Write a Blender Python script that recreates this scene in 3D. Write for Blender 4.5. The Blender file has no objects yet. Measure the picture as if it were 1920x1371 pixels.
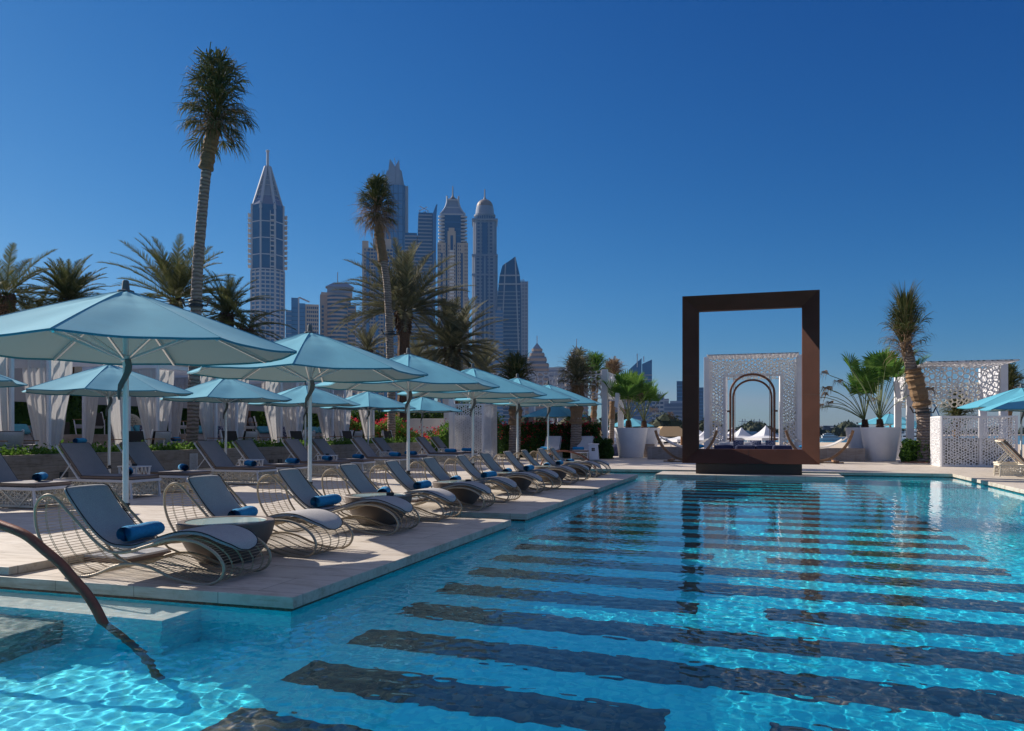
import bpy, math, random
import numpy as np
from mathutils import Vector, Matrix

# ------------------------------------------------------------------ camera, sky, sun, exposure
SC = bpy.context.scene
COL = SC.collection
R = math.radians
PI = math.pi
YAW = R(17.3)
cam_d = bpy.data.cameras.new('camera'); cam = bpy.data.objects.new('camera', cam_d); COL.objects.link(cam)
cam_d.lens = 28; cam_d.sensor_width = 36; cam_d.shift_y = 0.0638; cam_d.clip_end = 20000; cam_d.clip_start = .05
cam.location = (0, 0, 1.4); cam.rotation_euler = (PI/2, 0, YAW)
SC.camera = cam
SUN_EL = 31.6; SUN_AZ = 74.5        # degrees above the horizon; degrees from +Y towards -X
w = bpy.data.worlds.new('World'); SC.world = w; w.use_nodes = True
wn = w.node_tree.nodes; wl = w.node_tree.links
sky = wn.new('ShaderNodeTexSky'); sky.sky_type = 'NISHITA'; sky.sun_disc = False
sky.sun_elevation = R(SUN_EL); sky.sun_rotation = R(-SUN_AZ)
sky.air_density = 1.0; sky.dust_density = 0.15; sky.ozone_density = 3.5; sky.altitude = 0
# grade the sky like the photograph: deeper, more saturated towards the top
SKY_STR = .08; EXPO = .7
sep = wn.new('ShaderNodeSeparateColor'); comb = wn.new('ShaderNodeCombineColor'); wl.new(sky.outputs[0], sep.inputs[0])
for i, (g_, c_) in enumerate(((2.3, .0067), (1.3, .0310), (.86, .0930))):
    m1 = wn.new('ShaderNodeMath'); m1.operation = 'MINIMUM'; m1.inputs[1].default_value = (5.3, 13, 13)[i]; wl.new(sep.outputs[i], m1.inputs[0])
    m2 = wn.new('ShaderNodeMath'); m2.operation = 'POWER'; m2.inputs[1].default_value = g_; wl.new(m1.outputs[0], m2.inputs[0])
    m3 = wn.new('ShaderNodeMath'); m3.operation = 'MULTIPLY'; m3.inputs[1].default_value = (.76, .98, 1.01)[i]*c_/SKY_STR/2**EXPO; wl.new(m2.outputs[0], m3.inputs[0])
    wl.new(m3.outputs[0], comb.inputs[i])
# pale glow added to the sky overhead, out of view, to lift shade
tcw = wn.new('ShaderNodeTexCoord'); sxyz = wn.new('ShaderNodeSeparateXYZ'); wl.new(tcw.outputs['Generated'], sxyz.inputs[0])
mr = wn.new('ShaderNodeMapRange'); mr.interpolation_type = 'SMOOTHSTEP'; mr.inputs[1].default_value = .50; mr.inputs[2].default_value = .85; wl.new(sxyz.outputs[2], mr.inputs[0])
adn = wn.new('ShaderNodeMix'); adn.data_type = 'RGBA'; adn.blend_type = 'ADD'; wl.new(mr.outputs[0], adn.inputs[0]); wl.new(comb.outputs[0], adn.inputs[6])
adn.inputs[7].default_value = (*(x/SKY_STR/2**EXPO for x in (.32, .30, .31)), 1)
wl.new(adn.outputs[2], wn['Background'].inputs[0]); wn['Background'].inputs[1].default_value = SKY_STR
sl = bpy.data.lights.new('sun', 'SUN'); sun = bpy.data.objects.new('sun', sl); COL.objects.link(sun)
sl.energy = 5.0; sl.angle = R(.5); sl.color = (1, .90, .79)
sun.rotation_euler = (R(90-SUN_EL), 0, PI + R(SUN_AZ))
sl.cycles.is_caustics_light = True
sun.location = (-30, 10, 30)
SC.view_settings.view_transform = 'Standard'; SC.view_settings.look = 'None'
SC.view_settings.exposure = EXPO; SC.view_settings.gamma = 1
SC.cycles.use_denoising = True
SC.cycles.max_bounces = 8; SC.cycles.transparent_max_bounces = 24; SC.cycles.transmission_bounces = 8
SC.cycles.sample_clamp_indirect = 6
rnd = random.Random(7)
EYE = Vector((0, 0, 1.4))

# ------------------------------------------------------------------ mesh helpers
class MB:
    def __init__(s): s.v = []; s.f = []; s.m = []
    def add(s, vs, fs, mi=0):
        b = len(s.v); s.v.extend(vs); s.f.extend([tuple(i+b for i in q) for q in fs]); s.m.extend([mi]*len(fs)); return s
    def box(s, x0, x1, y0, y1, z0, z1, mi=0):
        vs = [(x, y, z) for z in (z0, z1) for y in (y0, y1) for x in (x0, x1)]
        return s.add(vs, [(0,2,3,1),(4,5,7,6),(0,1,5,4),(2,6,7,3),(0,4,6,2),(1,3,7,5)], mi)
    def obox(s, c, sz, M=None, mi=0):
        M = M or Matrix.Identity(3); c = Vector(c)
        vs = [tuple(c + M @ Vector((x*sz[0]/2, y*sz[1]/2, z*sz[2]/2))) for z in (-1, 1) for y in (-1, 1) for x in (-1, 1)]
        return s.add(vs, [(0,2,3,1),(4,5,7,6),(0,1,5,4),(2,6,7,3),(0,4,6,2),(1,3,7,5)], mi)
    def bar(s, a, b, wd, ht=None, mi=0):
        a = Vector(a); b = Vector(b); d = b-a; L = d.length
        if L < 1e-6: return s
        M = d.to_track_quat('X', 'Z').to_matrix()
        return s.obox((a+b)/2, (L, wd, ht or wd), M, mi)
    def tube(s, pts, r, n=8, closed=False, mi=0, cap=True):
        pts = [Vector(p) for p in pts]; N = len(pts)
        rr = r if isinstance(r, (list, tuple)) else [r]*N
        vs = []; up = None
        for i, p in enumerate(pts):
            if closed: t = pts[(i+1) % N]-pts[i-1]
            else: t = pts[min(i+1, N-1)]-pts[max(i-1, 0)]
            t = t.normalized() if t.length > 1e-9 else Vector((0, 0, 1))
            if up is None:
                up = Vector((0, 1, 0)) if abs(t.y) < .9 else Vector((1, 0, 0))
            a = up - t*up.dot(t)
            if a.length < 1e-4: a = t.orthogonal()
            a.normalize(); up = a; b = t.cross(a)
            for k in range(n):
                th = 2*PI*k/n
                vs.append(tuple(p + (a*math.cos(th) + b*math.sin(th))*rr[i]))
        fs = []
        M_ = N if closed else N-1
        for i in range(M_):
            for k in range(n):
                a0 = i*n+k; a1 = i*n+(k+1) % n; c0 = ((i+1) % N)*n+k; c1 = ((i+1) % N)*n+(k+1) % n
                fs.append((a0, a1, c1, c0))
        if cap and not closed:
            fs.append(tuple(range(n))[::-1]); fs.append(tuple((N-1)*n+k for k in range(n)))
        return s.add(vs, fs, mi)
    def lathe(s, prof, n=24, c=(0, 0, 0), mi=0, sx=1, sy=1):
        vs = []; fs = []
        for (r, z) in prof:
            for k in range(n):
                th = 2*PI*k/n; vs.append((c[0]+r*math.cos(th)*sx, c[1]+r*math.sin(th)*sy, c[2]+z))
        for i in range(len(prof)-1):
            for k in range(n): fs.append((i*n+k, i*n+(k+1) % n, (i+1)*n+(k+1) % n, (i+1)*n+k))
        fs.append(tuple(range(n))[::-1]); fs.append(tuple((len(prof)-1)*n+k for k in range(n)))
        return s.add(vs, fs, mi)
    def prism(s, poly, z0, z1, mi=0):
        n = len(poly); vs = [(x, y, z0) for x, y in poly]+[(x, y, z1) for x, y in poly]
        fs = [tuple(range(n))[::-1], tuple(range(n, 2*n))]+[(i, (i+1) % n, (i+1) % n+n, i+n) for i in range(n)]
        return s.add(vs, fs, mi)
    def loft(s, rings, mi=0, cap=True, closed=True):
        n = len(rings[0]); vs = [tuple(p) for r_ in rings for p in r_]; fs = []
        for i in range(len(rings)-1):
            for k in range(n if closed else n-1):
                fs.append((i*n+k, i*n+(k+1) % n, (i+1)*n+(k+1) % n, (i+1)*n+k))
        if cap and closed:
            fs.append(tuple(range(n))[::-1]); fs.append(tuple((len(rings)-1)*n+k for k in range(n)))
        return s.add(vs, fs, mi)
    def build(s, name, mat, parent=None, smooth=False, label=None, bevel=0, angle=35):
        me = bpy.data.meshes.new(name); me.from_pydata(s.v, [], s.f); me.update()
        for m in (mat if isinstance(mat, (list, tuple)) else [mat]): me.materials.append(m)
        if isinstance(mat, (list, tuple)): me.polygons.foreach_set('material_index', s.m)
        if smooth:
            me.polygons.foreach_set('use_smooth', [True]*len(me.polygons))
            try: me.set_sharp_from_angle(angle=R(angle))
            except Exception: pass
        o = bpy.data.objects.new(name, me); COL.objects.link(o)
        if parent is not None: o.parent = parent
        if label: o['label'] = label
        if bevel:
            bm_ = o.modifiers.new('bevel', 'BEVEL'); bm_.width = bevel; bm_.segments = 2; bm_.limit_method = 'ANGLE'; bm_.angle_limit = R(40)
        return o

def catmull(P, n=6, closed=False):
    P = [Vector(p) for p in P]; N = len(P); out = []
    for i in range(N if closed else N-1):
        p0 = P[i-1] if (closed or i > 0) else P[0]; p1 = P[i]; p2 = P[(i+1) % N]; p3 = P[(i+2) % N] if (closed or i+2 < N) else P[-1]
        for k in range(n):
            t = k/n
            out.append(.5*((2*p1)+(p2-p0)*t+(2*p0-5*p1+4*p2-p3)*t*t+(3*p1-p0-3*p2+p3)*t**3))
    if not closed: out.append(P[-1])
    return out

def tag(o, label=None, cat=None, group=None, kind=None):
    if label: o['label'] = label
    if cat: o['category'] = cat
    if group: o['group'] = group
    if kind: o['kind'] = kind
    return o
def thing(name, label, cat, loc=(0, 0, 0), rz=0, group=None):
    o = bpy.data.objects.new(name, None); COL.objects.link(o); o.location = loc; o.rotation_euler = (0, 0, rz); o.empty_display_size = .2
    return tag(o, label, cat, group)
KIDS = {}
def copy_tree(o, loc=None, rz=None, label=None, group=None, parent=None):
    c = o.copy(); COL.objects.link(c); c.parent = parent
    if loc is not None: c.location = loc
    if rz is not None: c.rotation_euler = (0, 0, rz)
    if label: c['label'] = label
    if group: c['group'] = group
    for ch in list(o.children): copy_tree(ch, parent=c)
    return c
class Maker:
    """first call places the prototype itself, later calls place copies of it"""
    def __init__(s, fn): s.fn = fn; s.p = None
    def __call__(s, loc, rz, label, group=None):
        if s.p is None:
            s.p = s.fn(); o = s.p
            o.location = loc; o.rotation_euler = (0, 0, rz); o['label'] = label
            if group: o['group'] = group
            return o
        return copy_tree(s.p, loc, rz, label, group)

def jitter_lattice(w_, h_, cell, bar, thick, seed=1, split=.45):
    """pierced screen in the XZ plane (x 0..w, z 0..h, y 0..thick) with real holes"""
    r_ = random.Random(seed); mb = MB()
    nx = max(2, int(round(w_/(cell*1.5)))); ny = max(2, int(round(h_/(cell*math.sqrt(3)))))
    ax = w_/(nx*1.5); ay = h_/(ny*math.sqrt(3))
    cache = {}
    def vtx(px, pz):
        k = (round(px/ax*4), round(pz/ay*4))
        if k not in cache:
            x = px+r_.uniform(-.26, .26)*ax; z = pz+r_.uniform(-.26, .26)*ay
            cache[k] = (min(max(x, 0), w_), min(max(z, 0), h_))
        return cache[k]
    def hole(poly):
        n = len(poly); cx = sum(p[0] for p in poly)/n; cz = sum(p[1] for p in poly)/n
        area = abs(sum(poly[i][0]*poly[(i+1) % n][1]-poly[(i+1) % n][0]*poly[i][1] for i in range(n)))/2
        if area < 1e-7: return
        rad = math.sqrt(area/PI); k = max(.12, 1-bar/2/rad*1.05)
        inn = [(cx+(p[0]-cx)*k, cz+(p[1]-cz)*k) for p in poly]
        vs = [(p[0], 0, p[1]) for p in poly]+[(p[0], 0, p[1]) for p in inn]+[(p[0], thick, p[1]) for p in inn]+[(p[0], thick, p[1]) for p in poly]
        fs = []
        for i in range(n):
            j = (i+1) % n
            fs += [(i, j, n+j, n+i), (n+i, n+j, 2*n+j, 2*n+i), (2*n+i, 2*n+j, 3*n+j, 3*n+i)]
        mb.add(vs, fs)
    for i in range(-1, nx+1):
        for j in range(-1, ny+1):
            cx = (i*1.5+.5)*ax; cz = (j+.5+(.5 if i % 2 else 0))*math.sqrt(3)*ay
            P = [vtx(cx+ax*math.cos(PI/3*k), cz+ay*math.sin(PI/3*k)) for k in range(6)]
            if r_.random() < split:
                s0 = r_.randrange(3)
                hole([P[s0], P[s0+1], P[s0+2], P[s0+3]]); hole([P[s0+3], P[(s0+4) % 6], P[(s0+5) % 6], P[s0]])
            else: hole(P)
    return mb
def place(mb, M, off=(0, 0, 0)):
    off = Vector(off); mb.v = [tuple(M @ Vector(p)+off) for p in mb.v]; return mb
RZ = lambda a: Matrix.Rotation(a, 3, 'Z')
RY = lambda a: Matrix.Rotation(a, 3, 'Y')
RX = lambda a: Matrix.Rotation(a, 3, 'X')
def join(*mbs):
    o = MB()
    for m in mbs:
        b = len(o.v); o.v += m.v; o.f += [tuple(i+b for i in q) for q in m.f]; o.m += m.m
    return o
def at(px, d, z=0):
    """a point d metres ahead of the camera on the bearing of a picture column, used for laying out the skyline"""
    l = (px-960)/1493.3*d
    return Vector((l*math.cos(YAW)-d*math.sin(YAW), l*math.sin(YAW)+d*math.cos(YAW), z))

# ------------------------------------------------------------------ materials
def NM(name, color=(.8, .8, .8), rough=.6, metal=0, **k):
    m = bpy.data.materials.new(name); m.use_nodes = True
    b = m.node_tree.nodes['Principled BSDF']
    b.inputs['Base Color'].default_value = (*color, 1); b.inputs['Roughness'].default_value = rough; b.inputs['Metallic'].default_value = metal
    for a, v in k.items(): b.inputs[a.replace('_', ' ')].default_value = v
    return m
def coords(m, kind='Object', scale=(1, 1, 1), rot=(0, 0, 0)):
    n = m.node_tree.nodes; l = m.node_tree.links
    tc = n.new('ShaderNodeTexCoord'); mp = n.new('ShaderNodeMapping'); mp.inputs['Scale'].default_value = scale; mp.inputs['Rotation'].default_value = rot
    if kind == 'World':
        g = n.new('ShaderNodeNewGeometry'); l.new(g.outputs['Position'], mp.inputs['Vector'])
    else: l.new(tc.outputs[kind], mp.inputs['Vector'])
    return mp.outputs[0]
def noise(m, vec, scale=5, detail=4, rough=.6):
    t = m.node_tree.nodes.new('ShaderNodeTexNoise'); t.inputs['Scale'].default_value = scale; t.inputs['Detail'].default_value = detail; t.inputs['Roughness'].default_value = rough
    m.node_tree.links.new(vec, t.inputs['Vector']); return t.outputs['Fac']
def ramp(m, fac, stops):
    t = m.node_tree.nodes.new('ShaderNodeValToRGB'); cr = t.color_ramp
    while len(cr.elements) < len(stops): cr.elements.new(.5)
    for e, (p, c) in zip(cr.elements, stops): e.position = p; e.color = (*c, 1) if len(c) == 3 else c
    m.node_tree.links.new(fac, t.inputs[0]); return t.outputs[0]
def mixc(m, a, b, fac, mode='MIX'):
    t = m.node_tree.nodes.new('ShaderNodeMix'); t.data_type = 'RGBA'; t.blend_type = mode
    for sock, v in ((t.inputs[0], fac), (t.inputs[6], a), (t.inputs[7], b)):
        if isinstance(v, (int, float)): sock.default_value = v
        elif isinstance(v, tuple): sock.default_value = (*v, 1)
        else: m.node_tree.links.new(v, sock)
    return t.outputs[2]
def base(m, col): m.node_tree.links.new(col, m.node_tree.nodes['Principled BSDF'].inputs['Base Color'])
def bump(m, h, strength=.3, dist=.01):
    t = m.node_tree.nodes.new('ShaderNodeBump'); t.inputs['Strength'].default_value = strength; t.inputs['Distance'].default_value = dist
    m.node_tree.links.new(h, t.inputs['Height']); m.node_tree.links.new(t.outputs[0], m.node_tree.nodes['Principled BSDF'].inputs['Normal'])
def varied(name, c0, c1, scale=4, rough=.6, kind='Object', metal=0, bs=0, bsc=60, stretch=(1, 1, 1), **k):
    m = NM(name, c0, rough, metal, **k); v = coords(m, kind, stretch)
    base(m, ramp(m, noise(m, v, scale, 5), [(.3, c0), (.7, c1)]))
    if bs: bump(m, noise(m, v, bsc, 3), bs, .01)
    return m
def bricks(m, vec, bw, bh, mortar, c1, c2, cm, offset=.5, bias=0):
    t = m.node_tree.nodes.new('ShaderNodeTexBrick'); t.offset = offset
    t.inputs['Scale'].default_value = 1; t.inputs['Brick Width'].default_value = bw; t.inputs['Row Height'].default_value = bh
    t.inputs['Mortar Size'].default_value = mortar; t.inputs['Mortar Smooth'].default_value = .2; t.inputs['Bias'].default_value = bias
    for k, c in (('Color1', c1), ('Color2', c2), ('Mortar', cm)): t.inputs[k].default_value = (*c, 1)
    m.node_tree.links.new(vec, t.inputs['Vector']); return t.outputs['Color'], t.outputs['Fac']

M = {}
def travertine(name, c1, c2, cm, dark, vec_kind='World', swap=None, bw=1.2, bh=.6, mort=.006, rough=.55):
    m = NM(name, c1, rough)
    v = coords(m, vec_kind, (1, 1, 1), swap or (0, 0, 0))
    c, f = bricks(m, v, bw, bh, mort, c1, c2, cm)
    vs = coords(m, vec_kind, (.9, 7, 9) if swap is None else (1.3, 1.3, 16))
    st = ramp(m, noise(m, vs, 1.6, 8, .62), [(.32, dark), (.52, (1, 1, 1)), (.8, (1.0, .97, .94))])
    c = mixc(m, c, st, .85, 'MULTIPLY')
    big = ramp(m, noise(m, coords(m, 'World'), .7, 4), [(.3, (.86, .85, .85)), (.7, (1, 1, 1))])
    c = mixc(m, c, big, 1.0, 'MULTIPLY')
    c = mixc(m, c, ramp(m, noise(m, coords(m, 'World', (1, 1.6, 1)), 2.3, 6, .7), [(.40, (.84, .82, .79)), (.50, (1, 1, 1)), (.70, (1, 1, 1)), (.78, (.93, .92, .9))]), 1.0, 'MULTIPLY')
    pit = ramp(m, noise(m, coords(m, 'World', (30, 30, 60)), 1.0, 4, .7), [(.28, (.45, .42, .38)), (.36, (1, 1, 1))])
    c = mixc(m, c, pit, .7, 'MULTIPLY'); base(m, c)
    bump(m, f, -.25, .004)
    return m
M['deck'] = travertine('travertine_deck', (.575, .525, .45), (.52, .47, .40), (.26, .225, .19), (.70, .65, .59))
M['coping'] = travertine('travertine_edge', (.56, .52, .44), (.49, .455, .39), (.3, .28, .24), (.62, .58, .5), bw=.9, bh=3)
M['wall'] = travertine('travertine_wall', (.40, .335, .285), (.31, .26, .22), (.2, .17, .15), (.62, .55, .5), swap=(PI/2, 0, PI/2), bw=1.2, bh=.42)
M['tile_pool'] = NM('pool_mosaic', (.03, .36, .6), .35)
_v = coords(M['tile_pool'], 'World', (1, 1, 1)); _c, _f = bricks(M['tile_pool'], _v, .045, .045, .0016, (.028, .34, .56), (.05, .42, .62), (.10, .42, .58), 0)
base(M['tile_pool'], _c)
def mosaic(name, a, b, c, cell=.04):
    m = NM(name, a, .4); t = m.node_tree.nodes.new('ShaderNodeTexWhiteNoise'); t.noise_dimensions = '3D'
    sn = m.node_tree.nodes.new('ShaderNodeVectorMath'); sn.operation = 'SNAP'; sn.inputs[1].default_value = (cell, cell, cell)
    m.node_tree.links.new(coords(m, 'World'), sn.inputs[0]); m.node_tree.links.new(sn.outputs[0], t.inputs['Vector'])
    base(m, ramp(m, t.outputs['Value'], [(.0, a), (.45, b), (.95, c)])); return m
M['tile_pool'] = mosaic('pool_mosaic', (.007, .56, .74), (.013, .64, .80), (.06, .76, .86))
M['tile_dark'] = mosaic('dark_mosaic', (.018, .034, .042), (.045, .06, .065), (.13, .11, .08))
M['tile_trim'] = mosaic('brown_trim_mosaic', (.05, .022, .014), (.11, .04, .02), (.16, .07, .035), .025)
M['tile_step'] = mosaic('step_mosaic', (.05, .11, .12), (.12, .20, .20), (.34, .38, .34), .05)
M['ledge'] = varied('ledge_stone', (.54, .62, .60), (.66, .70, .66), 9, .6, 'World')
M['water'] = NM('pool_water', (1, 1, 1), 0, 0, Transmission_Weight=1, IOR=1.333)
M['white'] = varied('white_powder_coat', (.60, .60, .62), (.66, .66, .68), 3, .45)
M['whitewall'] = varied('white_render', (.62, .61, .60), (.70, .69, .67), 2, .8, 'World', bs=.15)
M['whitepot'] = varied('white_planter_resin', (.70, .70, .73), (.76, .76, .78), 2.5, .38)
M['cream'] = varied('cream_lattice', (.60, .55, .44), (.68, .63, .52), 4, .5)
M['screen'] = varied('pierced_screen_paint', (.62, .62, .64), (.70, .70, .71), 3, .5)
M['screencream'] = varied('pierced_screen_cream', (.66, .62, .50), (.74, .69, .57), 3, .5)
M['alu'] = NM('brushed_aluminium', (.62, .64, .66), .38, .75)
M['pole'] = NM('white_pole', (.66, .68, .70), .35, .15)
M['blackp'] = NM('black_plastic', (.02, .02, .022), .45)
M['greycap'] = NM('grey_canvas_strap', (.10, .105, .11), .75)
M['corten'] = varied('bronze_clad_frame', (.072, .031, .022), (.098, .042, .029), 1.2, .6, Specular_IOR_Level=.08, bs=.05, bsc=8)
M['bronze'] = varied('bronze_tube', (.11, .045, .025), (.16, .065, .035), 5, .4, metal=.4)
M['rail'] = varied('rust_handrail', (.15, .045, .026), (.21, .068, .036), 12, .5, metal=.2, bs=.15, bsc=50)
M['darkbase'] = NM('dark_plinth', (.055, .036, .022), .7)
M['tub'] = varied('brown_tub', (.10, .078, .07), (.13, .10, .088), 3, .55)
M['wire'] = NM('taupe_wire', (.36, .29, .20), .42, .35)
M['railw'] = NM('grey_taupe_rail', (.34, .285, .21), .42, .3)
M['towel'] = varied('blue_towel', (.002, .17, .38), (.005, .25, .52), 30, .95, bs=.8, bsc=260)
M['navy'] = varied('navy_cushion', (.008, .014, .05), (.014, .022, .075), 20, .9, bs=.2, bsc=200)
M['teal'] = varied('teal_cushion', (.05, .22, .30), (.07, .28, .37), 12, .9, bs=.2, bsc=200)
def weave(name, c0, c1, sc=350):
    m = NM(name, c0, .92); v = coords(m)
    a = noise(m, v, sc, 2); b = noise(m, v, 3.2, 3)
    base(m, mixc(m, ramp(m, a, [(.35, c0), (.65, c1)]), ramp(m, b, [(.3, (.88, .88, .9)), (.7, (1, 1, 1))]), 1.0, 'MULTIPLY')); bump(m, a, .35, .004); return m
M['cushion'] = weave('grey_woven_cushion', (.31, .305, .305), (.45, .44, .435), 160)
M['cushionB'] = weave('charcoal_woven_cushion', (.22, .21, .21), (.30, .285, .285), 160)
M['cushionL'] = weave('pale_cushion', (.50, .49, .48), (.58, .57, .55), 160)
M['piping'] = NM('black_piping', (.015, .015, .02), .8)
M['edgetaupe'] = NM('taupe_cushion_edge', (.22, .16, .125), .85)
M['wicker'] = varied('dark_wicker', (.016, .011, .010), (.035, .026, .022), 90, .7, bs=.4, bsc=120)
M['wood'] = varied('teak', (.20, .10, .045), (.31, .17, .08), 5, .55, stretch=(1, 8, 8))
M['glass'] = NM('frosted_table_glass', (.42, .56, .56), .06, 0, Specular_IOR_Level=.8)
M['marble'] = varied('polished_marble', (.34, .34, .36), (.62, .62, .63), 4, .12)
M['sand'] = varied('sand', (.42, .34, .25), (.50, .42, .32), .6, .95, 'World')
M['sea'] = varied('sea_water', (.02, .11, .17), (.03, .15, .21), .05, .18, 'World', bs=.6, bsc=1.2)
M['soil'] = varied('red_soil', (.16, .07, .04), (.24, .12, .07), 9, .95)
M['charcoal'] = NM('charcoal_frame', (.05, .05, .055), .5)
M['burlap'] = varied('burlap_wrap', (.13, .08, .04), (.24, .15, .08), 9, .95, bs=.8, bsc=40, stretch=(1, 1, 3))
m = M['bark'] = NM('palm_bark', (.25, .19, .15), .9)
_w = m.node_tree.nodes.new('ShaderNodeTexWave'); _w.wave_type = 'BANDS'; _w.bands_direction = 'Z'; _w.inputs['Scale'].default_value = 2.6; _w.inputs['Distortion'].default_value = 5; _w.inputs['Detail'].default_value = 3; _w.inputs['Detail Scale'].default_value = 1.6
m.node_tree.links.new(coords(m, 'Object'), _w.inputs['Vector'])
base(m, ramp(m, _w.outputs['Fac'], [(.0, (.13, .10, .08)), (.35, (.20, .155, .125)), (.9, (.27, .215, .175))])); bump(m, _w.outputs['Fac'], .7, .03)
M['barkdark'] = varied('date_palm_bark', (.045, .025, .015), (.13, .07, .04), 11, .95, bs=.9, bsc=25)
def leafmat(name, c0, c1, c2, tr=.25, rough=.45):
    m = NM(name, c0, .75); n = m.node_tree.nodes; l = m.node_tree.links; n['Principled BSDF'].inputs['Specular IOR Level'].default_value = .12
    g = n.new('ShaderNodeNewGeometry')
    c = ramp(m, g.outputs['Random Per Island'], [(.0, c0), (.5, c1), (1, c2)]); base(m, c)
    t = n.new('ShaderNodeBsdfTranslucent'); l.new(c, t.inputs[0]); x = n.new('ShaderNodeMixShader'); x.inputs[0].default_value = tr
    l.new(n['Principled BSDF'].outputs[0], x.inputs[1]); l.new(t.outputs[0], x.inputs[2]); l.new(x.outputs[0], n['Material Output'].inputs[0]); return m
M['frond'] = leafmat('date_frond', (.055, .07, .025), (.09, .105, .04), (.15, .14, .06))
M['frondgrey'] = leafmat('grey_date_frond', (.075, .085, .05), (.12, .125, .075), (.19, .175, .11))
M['frondtall'] = leafmat('fan_frond', (.035, .055, .018), (.07, .085, .03), (.14, .12, .05))
M['fronddry'] = leafmat('dry_frond', (.13, .085, .05), (.21, .145, .09), (.32, .24, .16))
M['fan'] = leafmat('fresh_fan_leaf', (.04, .11, .02), (.07, .16, .03), (.14, .24, .05), .35)
M['leaf'] = leafmat('hedge_leaf', (.012, .035, .008), (.03, .075, .015), (.07, .13, .02), .3)
M['treefar'] = leafmat('far_tree_leaf', (.02, .028, .016), (.035, .045, .024), (.055, .06, .035), .1)
M['backing'] = NM('grey_backing', (.30, .30, .28), .8); M['frost'] = NM('frosted_panel', (.50, .50, .52), .6)
M['leafl'] = leafmat('bright_leaf', (.05, .12, .015), (.10, .20, .03), (.17, .30, .05), .3)
M['red'] = leafmat('red_flower', (.45, .012, .04), (.62, .02, .07), (.80, .05, .10), .35)
M['stem'] = NM('green_stalk', (.12, .16, .06), .6)
def fabric(name, c, tr, tr_c=None, rough=.9):
    m = NM(name, c, rough); n = m.node_tree.nodes; l = m.node_tree.links
    v = coords(m); a = noise(m, v, 5, 3); b = noise(m, v, 200, 2)
    cc = mixc(m, ramp(m, a, [(.3, tuple(x*.93 for x in c)), (.7, c)]), ramp(m, b, [(.3, (.93, .93, .93)), (.7, (1, 1, 1))]), 1.0, 'MULTIPLY'); base(m, cc)
    t = n.new('ShaderNodeBsdfTranslucent'); t.inputs[0].default_value = (*(tr_c or c), 1)
    x = n.new('ShaderNodeMixShader'); x.inputs[0].default_value = tr
    l.new(n['Principled BSDF'].outputs[0], x.inputs[1]); l.new(t.outputs[0], x.inputs[2]); l.new(x.outputs[0], n['Material Output'].inputs[0]); return m
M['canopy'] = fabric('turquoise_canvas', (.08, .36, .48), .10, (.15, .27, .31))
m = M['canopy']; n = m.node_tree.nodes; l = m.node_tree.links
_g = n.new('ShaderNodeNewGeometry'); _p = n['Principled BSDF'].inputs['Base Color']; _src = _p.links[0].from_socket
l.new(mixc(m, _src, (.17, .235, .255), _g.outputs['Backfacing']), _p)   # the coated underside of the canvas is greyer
M['canopyhem'] = NM('turquoise_hem', (.03, .20, .27), .9)
M['curtain'] = fabric('sheer_curtain', (.60, .59, .58), .22)
M['sunblocker'] = NM('grey_sun_blocker', (.30, .30, .32), .9)  # only for the sheet added behind each cabana to block sun
M['tentwhite'] = fabric('white_tent_canvas', (.72, .73, .76), .3)
M['tentsand'] = fabric('sand_tent_canvas', (.55, .40, .22), .3)
m = M['patterned'] = NM('patterned_cushion', (.3, .3, .4), .9)
_t = m.node_tree.nodes.new('ShaderNodeTexVoronoi'); _t.inputs['Scale'].default_value = 26; m.node_tree.links.new(coords(m), _t.inputs['Vector'])
base(m, ramp(m, _t.outputs['Distance'], [(.28, (.45, .46, .52)), (.36, (.03, .04, .10))]))
# ------------------------------------------------------------------ ground, pool, decks, sea
def structure(o, kind='structure'): o['kind'] = kind; return o
WZ = -.13
OUT = [(-60,5.85),(-3.75,5.85),(-3.75,12),(-5.1,12),(-5.1,12.9),(-3.75,12.9),(-3.75,18.55),(-5.1,18.55),(-5.1,19.05),(-3.75,19.05),(-3.75,25.7),(-7,25.7),(-7,29.1),(6,29.1),(6,-6),(34,-6),(34,43.5),(-60,43.5)]
INN = [(-60,5.91),(-3.81,5.91),(-3.81,11.94),(-5.16,11.94),(-5.16,12.96),(-3.81,12.96),(-3.81,18.49),(-5.16,18.49),(-5.16,19.11),(-3.81,19.11),(-3.81,25.64),(-7.06,25.64),(-7.06,29.16),(6.06,29.16),(6.06,-6),(34,-6),(34,43.4),(-60,43.4)]
mb = MB(); n = len(OUT)
mb.prism(OUT, -.1, 0); mb.m = [1, 0]+[1]*n
deck = structure(mb.build('pool_deck', [M['deck'], M['coping']], bevel=.006))
mb = MB().prism(INN, -.165, -.1); structure(mb.build('trim_tile_band', M['tile_trim']))
mb = MB().prism([(x+(.004 if 0 else 0), y) for x, y in INN], -1.5, -.165)
bank = structure(mb.build('pool_wall', M['tile_pool'])); bank.cycles.is_caustics_receiver = True
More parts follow.
